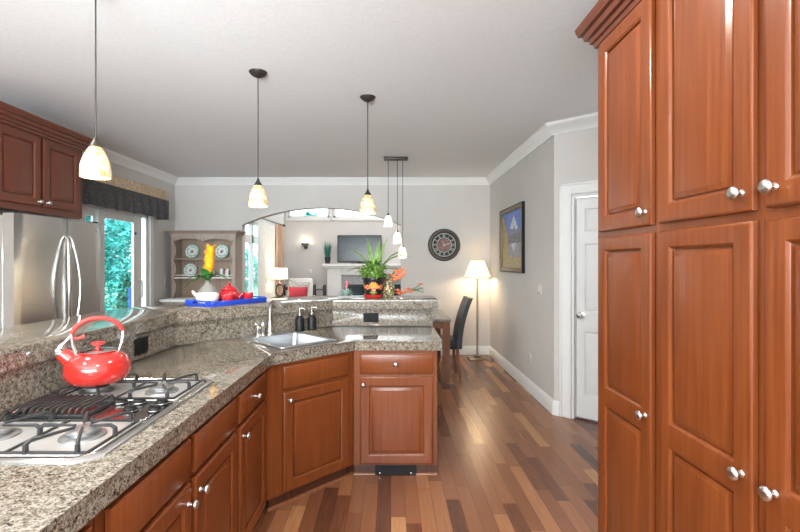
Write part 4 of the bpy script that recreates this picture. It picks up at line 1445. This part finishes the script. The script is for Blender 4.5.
# floral vase with heliconia, orange blossoms lying beside it
t = thing('floral_vase', 'flower-patterned ceramic vase standing behind the red-saucered pot', 'vase', (-0.03, 3.985, BZ), 0)
m = MB(); m.lathe([(0, 0), (0.042, 0), (0.060, 0.03), (0.066, 0.075), (0.055, 0.12), (0.040, 0.145), (0.044, 0.165), (0.037, 0.165), (0.033, 0.145), (0, 0.14)], (0, 0, 0), 26)
m.build('body', 'floral', t)
t = thing('heliconia', 'orange heliconia blossom standing up out of the patterned vase', 'flower', (-0.02, 3.985, BZ + 0.1455), 0)
m = MB(); m.tube([(0, 0, 0), (0.03, -0.01, 0.05), (0.075, -0.015, 0.10)], 0.006, 8); m.build('stem', 'leaf_dark', t)
m = MB()
for i, (x, z, a_, L) in enumerate(((0.03, 0.005, 0.15, 0.10), (0.045, 0.0, 0.1, 0.12), (0.055, 0.02, -0.1, 0.115), (0.05, 0.05, 0.2, 0.10), (0.055, 0.03, 2.9, 0.06), (0.068, 0.075, 0.3, 0.07), (0.07, 0.08, 2.8, 0.04))):
    m.tube([(x, -0.012, z), (x + cos(a_) * L * 0.5, -0.02, z + L * 0.22), (x + cos(a_) * L, -0.02, z + L * 0.6)], [0.014, 0.017, 0.002], 8, flat=0.6)
m.build('bracts', 'orange', t)
t = thing('orange_blossoms', 'spray of orange artificial blossoms lying on the bar end', 'flower', (0.13, 3.93, BZ), 0)
m = MB(); m.tube([(-0.07, 0, 0.02), (0.0, 0.0, 0.045), (0.07, 0.01, 0.075), (0.13, 0.01, 0.11)], 0.004, 8); m.tube([(0.04, 0, 0.06), (0.1, -0.01, 0.06), (0.16, -0.01, 0.045)], 0.003, 8)
m.tube([(-0.07, 0, 0.02), (-0.075, 0.0, 0.0005)], 0.004, 8)
m.build('stem', 'leaf_dark', t)
for (x, y, z, s_) in ((-0.055, -0.01, 0.035, 1.2), (-0.015, -0.02, 0.045, 1.1), (0.02, 0.0, 0.075, 1.0), (0.045, -0.02, 0.055, 0.9), (-0.07, 0.02, 0.06, 0.9), (0.125, 0.0, 0.115, 0.8)):
    m = MB()
    for k_ in range(8):
        m.blade((x, y, z - 0.01), k_ * pi / 4 + x * 30, 0.046 * s_, 0.034 * s_, 0.8, 0.8, 4)
    m.ball((x, y, z), 0.017 * s_, 0.017 * s_, 0.013 * s_, 8, 5)
    m.build('blossom', 'orange', t)
m = MB()
for k_ in range(9):
    m.blade((0.08 + 0.008 * k_, -0.005, 0.062 + 0.002 * k_), k_ * 1.3, 0.045, 0.014, 0.5, 0.8, 4)
m.build('leaves', 'leaf_dark', t)

# pale rosette plant on a glass plate
t = thing('bromeliad', 'pale green rosette plant with a pink spike in a low grey dish on the bar', 'plant', (-0.395, 3.93, BZ), 0)
m = MB(); m.box(-0.075, 0.16, -0.06, 0.06, 0, 0.012, 0.003); m.build('dish', 'tile', t)
m = MB()
for i in range(26):
    a_ = i * 2.4
    u = i / 26
    m.blade((0.012 * cos(a_), 0.012 * sin(a_), 0.014 + 0.015 * u), a_, 0.075 - 0.025 * u, 0.028, 0.5 + 0.9 * u, 0.9 - 0.4 * u, 5)
m.build('rosette', 'pale_leaf', t)
m = MB()
m.tube([(0, 0, 0.03), (0.006, 0, 0.08), (0.016, 0, 0.13)], [0.005, 0.006, 0.003], 8)
for i in range(10):
    m.blade((0.004 + i * 0.0012, 0, 0.065 + i * 0.006), i * 2.4, 0.038, 0.014, 1.2, 0.4, 4)
m.build('flower_spike', 'pink', t)

# ------------------------------------------------------------------ dining corner
t = thing('dining_table', 'dark wood dining table with grey stone top beyond the peninsula', 'table', (0.06, 5.93, 0))
hx_, hy_ = 0.66, 0.57
m = MB(); m.box(-hx_, hx_, -hy_, hy_, 0.725, 0.760, 0.004); m.build('tabletop', 'tabletop', t)
m = MB()
for y in (-hy_ + 0.05, hy_ - 0.07): m.box(-hx_ + 0.09, hx_ - 0.09, y, y + 0.02, 0.64, 0.7245)
for x in (-hx_ + 0.05, hx_ - 0.07): m.box(x, x + 0.02, -hy_ + 0.10, hy_ - 0.10, 0.64, 0.7245)
m.build('apron', 'tablewood', t)
for sx_ in (-1, 1):
    for sy_ in (-1, 1):
        m = MB(); m.prism([(sx_ * (hx_ - 0.055) + dx, sy_ * (hy_ - 0.055) + dy) for dx, dy in ((-0.04, -0.04), (0.04, -0.04), (0.04, 0.04), (-0.04, 0.04))], 0, 0.7245)
        m.build('leg', 'tablewood', t)

t = thing('dining_chair', 'black leather high-backed dining chair pushed up to the stone-topped table', 'chair', (0.60, 5.78, 0), 0)
m = MB(); m.box(-0.22, 0.22, -0.215, 0.215, 0.355, 0.47, 0.02, 3); m.build('seat', 'leather', t)
m = MB()
sec = []
for i in range(9):
    u = i / 8
    z = 0.36 + 0.63 * u
    x = 0.225 + 0.02 * u + 0.13 * u * u
    th = 0.055 - 0.012 * u
    sec.append([(x - th * 0.2, -0.205, z), (x + th, -0.205, z), (x + th, 0.205, z), (x - th * 0.2, 0.205, z)])
rr = [[m._v(p_) for p_ in s_] for s_ in sec]
for A, B_ in zip(rr, rr[1:]):
    for k_ in range(4): m.face([A[k_], A[(k_ + 1) % 4], B_[(k_ + 1) % 4], B_[k_]])
m.face(rr[0]); m.face(rr[-1])
bmesh.ops.bevel(m.bm, geom=[e for e in m.bm.edges if e.is_manifold and e.calc_face_angle(0) > 0.9], offset=0.012, segments=2, affect='EDGES')
m.build('backrest', 'leather', t)
for (x, y, dx) in ((-0.19, -0.185, 0), (-0.19, 0.185, 0), (0.225, -0.18, 0.035), (0.225, 0.18, 0.035)):
    m = MB(); m.tube([(x, y, 0.3595), (x + dx * 0.2, y, 0.2), (x + dx, y, 0.0)], [0.028, 0.024, 0.019], 4, up=(1, 1, 0)); m.build('leg', 'tablewood', t)

t = thing('floor_lamp', 'slim brass floor lamp with lit cream shade in the corner', 'floor lamp', (1.29, 6.72, 0), 0)
m = MB(); m.box(-0.135, 0.135, -0.11, 0.11, 0, 0.022, 0.005, 2); m.box(-0.05, 0.05, -0.05, 0.05, 0.0222, 0.05, 0.006); m.build('base', 'brass', t)
m = MB(); m.cyl((0, 0, 0.05), (0, 0, 1.30), 0.014, n=12); m.lathe([(0, 0), (0.02, 0), (0.022, 0.02), (0.014, 0.03)], (0, 0, 1.18), 14); m.build('pole', 'brass', t)
m = MB(); m.lathe([(0.195, 1.220), (0.100, 1.462), (0.097, 1.462), (0.192, 1.220)], (0, 0, 0), 32); m.build('lamp_shade', 'shade_cloth', t)
m = MB(); m.ball((0, 0, 1.34), 0.03, 0.03, 0.042); m.build('bulb', 'bulb', t)
lamp('floor_lamp_light', 'POINT', (1.29, 6.72, 1.27), (0, 0, 0), 9, (1, 0.78, 0.52), 0.04)

# clock
t = thing('wall_clock', 'round dark bronze wall clock on the far wall', 'clock', (0.825, YF, 1.705), 0)
m = MB(); m.lathe([(0.17, 0.0), (0.25, 0.0), (0.252, 0.012), (0.235, 0.034), (0.205, 0.034), (0.185, 0.014), (0.17, 0.012)], (0, 0, 0), 48, FACE); m.build('clock_frame', 'bronze', t)
m = MB(); m.lathe([(0, 0.001), (0.175, 0.001), (0.175, 0.010), (0, 0.010)], (0, 0, 0), 40, FACE); m.build('dial', 'black', t)
m = MB()
for r0, r1 in ((0.172, 0.182), (0.108, 0.118)):
    m.lathe([(r0, 0.0103), (r1, 0.0103), (r1, 0.016), (r0, 0.016)], (0, 0, 0), 40, FACE)
m.build('chapter_rings', 'ringgrey', t)
m = MB(); m.lathe([(0, 0.0102), (0.098, 0.0102), (0.098, 0.013), (0, 0.013)], (0, 0, 0), 36, FACE); m.build('centre_disc', 'clockface', t)
m = MB()
rom = ['XII', 'I', 'II', 'III', 'IIII', 'V', 'VI', 'VII', 'VIII', 'IX', 'X', 'XI']
for k_ in range(12):
    a_ = pi / 2 - k_ * pi / 6
    c_ = Vector((cos(a_), sin(a_)))
    tdir = Vector((sin(a_), -cos(a_)))
    chars = rom[k_]
    w_ = 0.013
    x = -w_ * (len(chars) - 1) / 2
    for ch in chars:
        def stroke(t0, r0, t1, r1):
            p0 = tdir * t0 + c_ * r0; p1 = tdir * t1 + c_ * r1
            m.cyl((p0.x, -0.0125, p0.y), (p1.x, -0.0125, p1.y), 0.0026, n=4)
        if ch == 'I': stroke(x, 0.124, x, 0.166)
        elif ch == 'V': stroke(x - 0.007, 0.166, x, 0.124); stroke(x + 0.007, 0.166, x, 0.124)
        else: stroke(x - 0.007, 0.166, x + 0.007, 0.124); stroke(x + 0.007, 0.166, x - 0.007, 0.124)
        x += w_
m.build('numerals', 'ringgrey', t)
for L, a_, nm_ in ((0.07, R(115), 'hour_hand'), (0.115, R(15), 'minute_hand')):
    m = MB(); m.tube([(-0.02 * cos(a_), -0.017, -0.02 * sin(a_)), (L * cos(a_), -0.017, L * sin(a_))], [0.005, 0.003], 6); m.build(nm_, 'white', t)

# mountain picture on the right wall
t = thing('framed_picture', 'framed mountain landscape picture hanging on the right wall', 'picture', (XR, 5.70, 1.725), R(-90))
pw, ph = 1.04, 0.81
m = MB()
for x0, x1, z0, z1 in ((-pw / 2, pw / 2, ph / 2 - 0.05, ph / 2), (-pw / 2, pw / 2, -ph / 2, -ph / 2 + 0.05), (-pw / 2, -pw / 2 + 0.05, -ph / 2 + 0.0502, ph / 2 - 0.0502), (pw / 2 - 0.05, pw / 2, -ph / 2 + 0.0502, ph / 2 - 0.0502)):
    m.box(x0, x1, -0.034, -0.001, z0, z1, 0.006, 2)
m.build('picture_frame', 'goldframe', t)
m = MB()
for x0, x1, z0, z1 in ((-pw / 2 - 0.008, pw / 2 + 0.008, ph / 2 + 0.0005, ph / 2 + 0.009), (-pw / 2 - 0.008, pw / 2 + 0.008, -ph / 2 - 0.009, -ph / 2 - 0.0005), (-pw / 2 - 0.009, -pw / 2 - 0.0005, -ph / 2, ph / 2), (pw / 2 + 0.0005, pw / 2 + 0.009, -ph / 2, ph / 2)):
    m.box(x0, x1, -0.036, -0.001, z0, z1)
m.build('frame_edge', 'black', t)
cols_ = {'sky': (0.16, 0.24, 0.58), 'snow': (0.62, 0.64, 0.72), 'rock': (0.24, 0.26, 0.38), 'hill': (0.23, 0.22, 0.23), 'gold': (0.46, 0.36, 0.16), 'lake': (0.36, 0.36, 0.40), 'grass': (0.48, 0.38, 0.22)}
names = list(cols_)
mats = [plain('print_' + k_, c_, 0.55, 0, 0.35, 40) for k_, c_ in cols_.items()]
m = MB()
def layer(mat, pts, y):
    m.mi = names.index(mat)
    vs_ = [m._v((x, y, z)) for x, z in pts]
    m.face(vs_)
a_, b_ = pw / 2 - 0.045, ph / 2 - 0.045
m.mi = 0; m.box(-a_, a_, -0.010, -0.002, -b_, b_)
layer('snow', [(-0.20, 0.05), (0.02, 0.24), (0.09, 0.31), (0.15, 0.24), (0.36, 0.05)], -0.0102)
layer('rock', [(-0.36, 0.03), (-0.2, 0.10), (-0.05, 0.15), (0.03, 0.12), (0.10, 0.17), (0.17, 0.11), (0.3, 0.13), (a_, 0.07), (a_, 0.0), (-a_, 0.0)], -0.0104)
layer('hill', [(-a_, -0.05), (a_, -0.05), (a_, 0.10), (0.2, 0.07), (0, 0.06), (-0.2, 0.05), (-a_, 0.09)], -0.0106)
layer('lake', [(-a_, -0.22), (a_, -0.22), (a_, -0.05), (-a_, -0.05)], -0.0106)
layer('snow', [(-0.05, -0.05), (0.2, -0.05), (0.09, -0.17)], -0.0108)
layer('grass', [(-a_, -b_), (a_, -b_), (a_, -0.2), (0.1, -0.23), (-a_, -0.17)], -0.0110)
layer('gold', [(-a_, -0.25), (-0.2, -0.25), (-0.16, -0.1), (-0.2, 0.05), (-0.27, 0.15), (-0.33, 0.22), (-0.40, 0.30), (-a_, 0.33)], -0.0112)
m.build('print', mats, t)

# ------------------------------------------------------------------ living room
FYW = LY
t = thing('fireplace', 'white mantel fireplace with grey tile surround on living room wall', 'fireplace', (0, 0, 0))
fx0, fx1 = -1.53, 0.95
m = MB(); m.box(fx0 - 0.10, fx1 + 0.12, LY - 0.34, LY - 0.001, 1.335, 1.40, 0.008); m.box(fx0 - 0.05, fx1 + 0.05, LY - 0.28, LY - 0.001, 1.29, 1.3345, 0.006); m.build('mantel_shelf', 'trim', t)
m = MB(); m.box(fx0, fx0 + 0.34, LY - 0.22, LY - 0.001, 0, 1.2895, 0.006); m.box(fx0 - 0.02, fx0 + 0.36, LY - 0.24, LY - 0.22, 0, 0.16, 0.005); m.build('pilaster', 'trim', t)
m = MB(); m.box(fx1 - 0.34, fx1, LY - 0.22, LY - 0.001, 0, 1.2895, 0.006); m.box(fx1 - 0.36, fx1 + 0.02, LY - 0.24, LY - 0.22, 0, 0.16, 0.005); m.build('pilaster', 'trim', t)
m = MB(); m.box(fx0 + 0.3405, fx1 - 0.3405, LY - 0.215, LY - 0.001, 1.13, 1.2895, 0.006); m.build('frieze', 'trim', t)
m = MB(); m.box(fx0 + 0.341, -1.12, LY - 0.16, LY - 0.001, 0, 1.129); m.box(0.31, fx1 - 0.341, LY - 0.16, LY - 0.001, 0, 1.129); m.box(-1.12, 0.31, LY - 0.16, LY - 0.001, 0.90, 1.129); m.build('tile_surround', 'tile', t)
m = MB(); m.box(-1.119, 0.309, LY - 0.13, LY - 0.10, 0.12, 0.899); m.build('firebox_glass', 'firebox', t)

t = thing('television', 'flat black television standing on the mantel', 'television', (-0.755, LY - 0.2, 1.4005), 0)
m = MB(); m.box(-0.53, 0.53, -0.03, 0.025, 0.03, 0.68, 0.006); m.build('bezel', 'black', t)
m = MB(); m.box(-0.505, 0.505, -0.033, -0.0303, 0.06, 0.655); m.build('screen', 'tv', t)
m = MB(); m.box(-0.2, 0.2, -0.09, 0.09, 0, 0.012, 0.003); m.box(-0.04, 0.04, -0.01, 0.02, 0.0122, 0.0298); m.build('stand', 'black', t)

t = thing('grass_plant', 'teal grass in a dark tall pot left of the television on the mantel', 'potted plant', (-1.52, LY - 0.2, 1.4005), 0)
m = MB(); m.lathe([(0, 0), (0.055, 0), (0.075, 0.16), (0.065, 0.16), (0.06, 0.14), (0, 0.14)], (0, 0, 0), 20); m.build('pot', 'leather', t)
m = MB()
for i in range(60):
    a_ = rnd.uniform(0, 2 * pi); r_ = rnd.uniform(0, 0.05)
    m.blade((r_ * cos(a_), r_ * sin(a_), 0.138), a_, rnd.uniform(0.20, 0.34), 0.016, 1.15, rnd.uniform(-0.25, 0.05), 5)
m.build('grass_blades', 'teal_leaf', t)

t = thing('wall_sconce', 'small lit bowl sconce on living room wall above the armchair', 'wall lamp', (-2.08, LY, 1.86), 0)
m = MB(); m.lathe([(0, 0), (0.05, 0), (0.045, 0.015), (0, 0.02)], (0, 0, -0.06), 18, FACE); m.tube([(0, -0.015, -0.06), (0, -0.07, -0.08), (0, -0.09, -0.045)], 0.012, 8); m.build('bracket', 'bronze', t)
m = MB(); m.lathe([(0.01, 0.0), (0.05, 0.012), (0.085, 0.05), (0.095, 0.085), (0.088, 0.085), (0.05, 0.02), (0, 0.012)], (0, -0.11, -0.05), 22); m.build('glass_bowl', 'burner', t)
m = MB(); m.ball((0, -0.11, 0.005), 0.022); m.build('bulb', 'bulb', t)
lamp('sconce_light', 'POINT', (-2.08, LY - 0.11, 1.93), (0, 0, 0), 1.3, (1, 0.80, 0.58), 0.03)

# armchair with cushions
t = thing('armchair', 'white upholstered armchair against the living room wall', 'armchair', (-2.03, 10.0, 0), R(8))
m = MB(); m.box(-0.27, 0.27, -0.36, 0.28, 0.18, 0.50, 0.04, 3); m.build('seat', 'linen', t)
m = MB(); m.T = Matrix.Translation((0, 0.26, 0.42)) @ Matrix.Rotation(R(-10), 4, 'X'); m.box(-0.28, 0.28, -0.02, 0.13, 0, 0.66, 0.05, 3); m.build('backrest', 'linen', t)
for s_ in (-1, 1):
    m = MB(); m.box(s_ * 0.275, s_ * 0.35, -0.38, 0.30, 0.12, 0.68, 0.04, 3); m.build('armrest', 'linen', t)
for s_ in (-1, 1):
    for y in (-0.32, 0.26):
        m = MB(); m.cyl((s_ * 0.235, y, 0), (s_ * 0.235, y, 0.1795), 0.022, 0.028, 8); m.build('leg', 'darkwood', t)


def cushion(name, label, loc, w, h, t_, rot, mat):
    m = MB()
    n = 10
    for sgn in (1, -1):
        g = [[m._v((w * (i / n - 0.5) * (1 - 0.05 * sin(pi * j / n)), sgn * t_ * (sin(pi * i / n) * sin(pi * j / n)) ** 0.45 * 0.5, h * (j / n - 0.5) * (1 - 0.05 * sin(pi * i / n)))) for j in range(n + 1)] for i in range(n + 1)]
        for i in range(n):
            for j in range(n): m.face([g[i][j], g[i + 1][j], g[i + 1][j + 1], g[i][j + 1]])
    bmesh.ops.remove_doubles(m.bm, verts=m.bm.verts, dist=1e-5)
    o = m.build(name, mat, angle=80)
    o.location = loc; o.rotation_euler = rot
    return tag(o, label, 'cushion')


cushion('red_cushion', 'crimson rectangular cushion on the white armchair', (-1.98, 9.60, 0.745), 0.40, 0.34, 0.16, (R(-12), 0, R(8)), 'cushion_red')
cushion('grey_cushion', 'grey patterned cushion leaning behind the crimson one on the armchair', (-2.03, 9.80, 0.80), 0.46, 0.46, 0.16, (R(-12), R(8), R(8)), 'cushion_grey')

# side table with lamp, small stands beside the armchair
t = thing('side_table', 'thin dark side table under the ring lamp', 'table', (-2.15, 9.25, 0))
m = MB(); m.box(-0.32, 0.32, -0.25, 0.25, 0.675, 0.705, 0.004); m.build('tabletop', 'darkwood', t)
for sx_ in (-1, 1):
    for sy_ in (-1, 1):
        m = MB(); m.box(sx_ * 0.30 - 0.015, sx_ * 0.30 + 0.015, sy_ * 0.23 - 0.015, sy_ * 0.23 + 0.015, 0, 0.6745); m.build('leg', 'darkwood', t)
t = thing('table_lamp', 'table lamp with oval ring base and lit white drum shade', 'table lamp', (-2.285, 9.25, 0.7055))
m = MB(); m.box(-0.07, 0.07, -0.05, 0.05, 0, 0.02, 0.004); m.build('base', 'lampring', t)
m = MB(); m.torus((0, 0, 0.155), 0.10, 0.018, 30, 10, Matrix(((0.80, 0, 0), (0, 0, -1), (0, 1.3, 0)))); m.build('ring', 'lampring', t)
m = MB(); m.cyl((0, 0, 0.30), (0, 0, 0.42), 0.010, n=10); m.build('neck', 'nickel', t)
m = MB(); m.lathe([(0.165, 0.385), (0.155, 0.61), (0.151, 0.61), (0.161, 0.385)], (0, 0, 0), 30); m.build('lamp_shade', 'shade_lit', t)
lamp('table_lamp_light', 'POINT', (-2.285, 9.25, 1.20), (0, 0, 0), 3, (1, 0.82, 0.6), 0.04)
for nm_, x, y, lab, mat in (('dark_stand', -2.44, 10.72, 'small dark stand between the ring lamp and the white armchair', 'darkwood'), ('dark_stand', -1.69, 10.62, 'small dark stand between the white armchair and the fireplace', 'darkwood')):
    t = thing('plant_stand', lab, 'stand', (x, y, 0))
    m = MB(); m.box(-0.10, 0.10, -0.10, 0.10, 0.78, 0.80, 0.003); m.box(-0.10, 0.10, -0.1, 0.1, 0.12, 0.14, 0.003); m.build('shelf', 'darkwood', t)
    for sx_ in (-1, 1):
        for sy_ in (-1, 1):
            m = MB(); m.box(sx_ * 0.118 - 0.016, sx_ * 0.118 + 0.016, sy_ * 0.118 - 0.016, sy_ * 0.118 + 0.016, 0, 0.90, 0.003); m.build('post', mat, t)
    m = MB(); m.box(-0.07, 0.07, -0.08, 0.08, 0.8005, 0.845, 0.004)
    bk = m.build('book', 'book_red' if x < -2 else 'cushion_grey'); bk.location = (x, y, 0)
    tag(bk, 'maroon book lying on the stand beside the ring lamp' if x < -2 else 'grey book lying on the stand beside the fireplace', 'book')


# curtains on the living room window
def curtain(name, label, x, y0, y1, z0, z1, mat, waves, amp, cat='curtain'):
    m = MB()
    n = waves * 8
    F_, B2 = [], []
    for z, k_ in ((z0, 1.0), ((z0 + z1) / 2, 0.9), (z1, 0.7)):
        F_.append([m._v((x + amp * k_ * sin(2 * pi * waves * i / n), y0 + (y1 - y0) * i / n, z)) for i in range(n + 1)])
        B2.append([m._v((x - 0.003 + amp * k_ * sin(2 * pi * waves * i / n), y0 + (y1 - y0) * i / n, z)) for i in range(n + 1)])
    for G in (F_, B2):
        for A, B_ in zip(G, G[1:]):
            for i in range(n): m.face([A[i], A[i + 1], B_[i + 1], B_[i]])
    for A, B_ in ((F_[0], B2[0]), (F_[-1], B2[-1])):
        for i in range(n): m.face([A[i], A[i + 1], B_[i + 1], B_[i]])
    return tag(m.build(name, mat, angle=80), label, cat)


curtain('sheer_curtain', 'white sheer curtain hanging across the living room window', LX + 0.075, 8.53, 9.80, 0.02, 2.235, 'sheer', 9, 0.022)
curtain('drape', 'tan striped drape at the corner end of the curtain rod', LX + 0.10, 9.80, 10.45, 0.02, 2.265, 'drape', 6, 0.04)
t = thing('curtain_rod', 'dark curtain rod over the living room window', 'curtain rod', (0, 0, 0))
m = MB(); m.cyl((LX + 0.10, 7.9, 2.29), (LX + 0.10, 10.5, 2.29), 0.014, n=10); m.build('rod', 'bronze', t)
for y in (7.9, 10.5):
    m = MB(); m.ball((LX + 0.10, y, 2.29), 0.034); m.build('finial', 'bronze', t)
for y in (8.0, 10.42):
    m = MB(); m.cyl((LX + 0.001, y, 2.29), (LX + 0.10, y, 2.29), 0.010, n=8); m.build('bracket', 'bronze', t)

# ------------------------------------------------------------------ outdoors
m = MB(); m.box(-40, XL - 0.125, -10, 45, -0.5, -0.35); m.box(XL - 0.12, 20, 11.35, 45, -0.5, -0.35)
struct('ground', m, 'lawn')
m = MB()
for k_ in range(18): m.box(-6.4 + k_ * 0.165, -6.4 + k_ * 0.165 + 0.158, 3.5, 11.0, -0.08, -0.05)
m.box(-6.4, XL - 0.125, 3.5, 11, -0.35, -0.08)
struct('deck', m, 'deck')


def tree(name, label, loc, h, r, nleaf, mat, seed, ls=0.16, conifer=False, group=None, base_frac=0.0):
    t = thing(name, label, 'tree', loc, 0, group)
    rg = random.Random(seed)
    m = MB(); m.tube([(0, 0, 0), (0.02, 0, h * 0.4), (0, 0.02, h * 0.85)], [h * 0.02, h * 0.016, h * 0.006], 8); m.build('trunk', 'bark', t)
    m = MB()
    for i in range(nleaf):
        if conifer:
            u = rg.random() ** 0.7 * 0.96
            a_ = rg.uniform(0, 2 * pi)
            z = h * (1 - u) + 0.05
            rr_ = r * u * rg.uniform(0.35, 1.05)
        else:
            u = rg.uniform(-1, 1); a_ = rg.uniform(0, 2 * pi)
            bump = 1 + 0.22 * sin(5 * a_ + seed) * sin(4 * u + seed)
            q_ = rg.uniform(0.55, 1.0) ** 0.5 * bump
            z = h * (0.52 + base_frac) + u * h * 0.48 * q_
            rr_ = r * sqrt(max(0, 1 - u * u)) * q_
        c_ = Vector((rr_ * cos(a_), rr_ * sin(a_), max(0.03, z)))
        d = Vector((rg.gauss(0, 1), rg.gauss(0, 1), rg.gauss(0, 0.7))).normalized()
        e = d.cross(Vector((rg.gauss(0, 1), rg.gauss(0, 1), rg.gauss(0, 1)))).normalized()
        s_ = ls * rg.uniform(0.6, 1.3)
        m.face([m._v(c_ - d * s_), m._v(c_ + e * s_ * 0.45), m._v(c_ + d * s_), m._v(c_ - e * s_ * 0.45)])
    f_ = m.build('foliage', mat, t, angle=180)
    return t


tl_ = ['teal-green leafy tree beyond the deck seen at the left of the patio glass', 'teal-green leafy tree beyond the deck seen in the middle of the patio glass', 'teal-green leafy tree beyond the deck seen at the right of the patio glass']
for i, (x, y, h, r) in enumerate(((-8.6, 12.0, 6.5, 1.45), (-9.2, 15.4, 7.0, 1.6), (-12.4, 18.6, 7.6, 2.4))):
    tree('garden_tree', tl_[i], (x, y, -0.35), h, r, 11000, 'foliage', 11 + i, 0.085, group='garden trees beyond the patio door')
tree('garden_tree', 'teal-green tree seen through the living room side window', (-8.6, 26.0, -0.35), 2.5, 1.2, 4000, 'foliage', 21, 0.10)
for i, (x, lab) in enumerate(((-4.3, 'treetop seen in the left clerestory window'), (-1.0, 'treetop seen in the right clerestory window'))):
    tree('garden_tree', 'teal-green ' + lab, (x, 24.0, -0.35), 4.42, 1.25, 1500, 'foliage', 31 + i, 0.2)
t = tree('potted_conifer', 'small dark conifer standing on the deck outside the patio door', (-5.05, 8.62, -0.05), 1.22, 0.34, 1500, 'foliage2', 5, 0.045, True)
t = thing('patio_chair', 'blue slatted patio chair on the deck right of the conifer', 'chair', (-4.35, 8.0, -0.05), R(200))
m = MB()
for k_ in range(5): m.box(-0.24 + k_ * 0.10, -0.24 + k_ * 0.10 + 0.08, -0.25, 0.22, 0.40, 0.42, 0.003)
m.build('seat', 'bluechair', t)
m = MB()
for k_ in range(5): m.box(-0.24 + k_ * 0.10, -0.24 + k_ * 0.10 + 0.08, 0.225, 0.245, 0.42, 1.05 + 0.04 * (2 - abs(k_ - 2)), 0.003)
m.box(-0.25, 0.25, 0.2455, 0.265, 0.60, 0.66); m.box(-0.25, 0.25, 0.2455, 0.265, 0.90, 0.95)
m.build('backrest', 'bluechair', t)
for sx_ in (-1, 1):
    for y in (-0.22, 0.20):
        m = MB(); m.box(sx_ * 0.225 - 0.02, sx_ * 0.225 + 0.02, y - 0.02, y + 0.02, 0, 0.3995, 0.003); m.build('leg', 'bluechair', t)
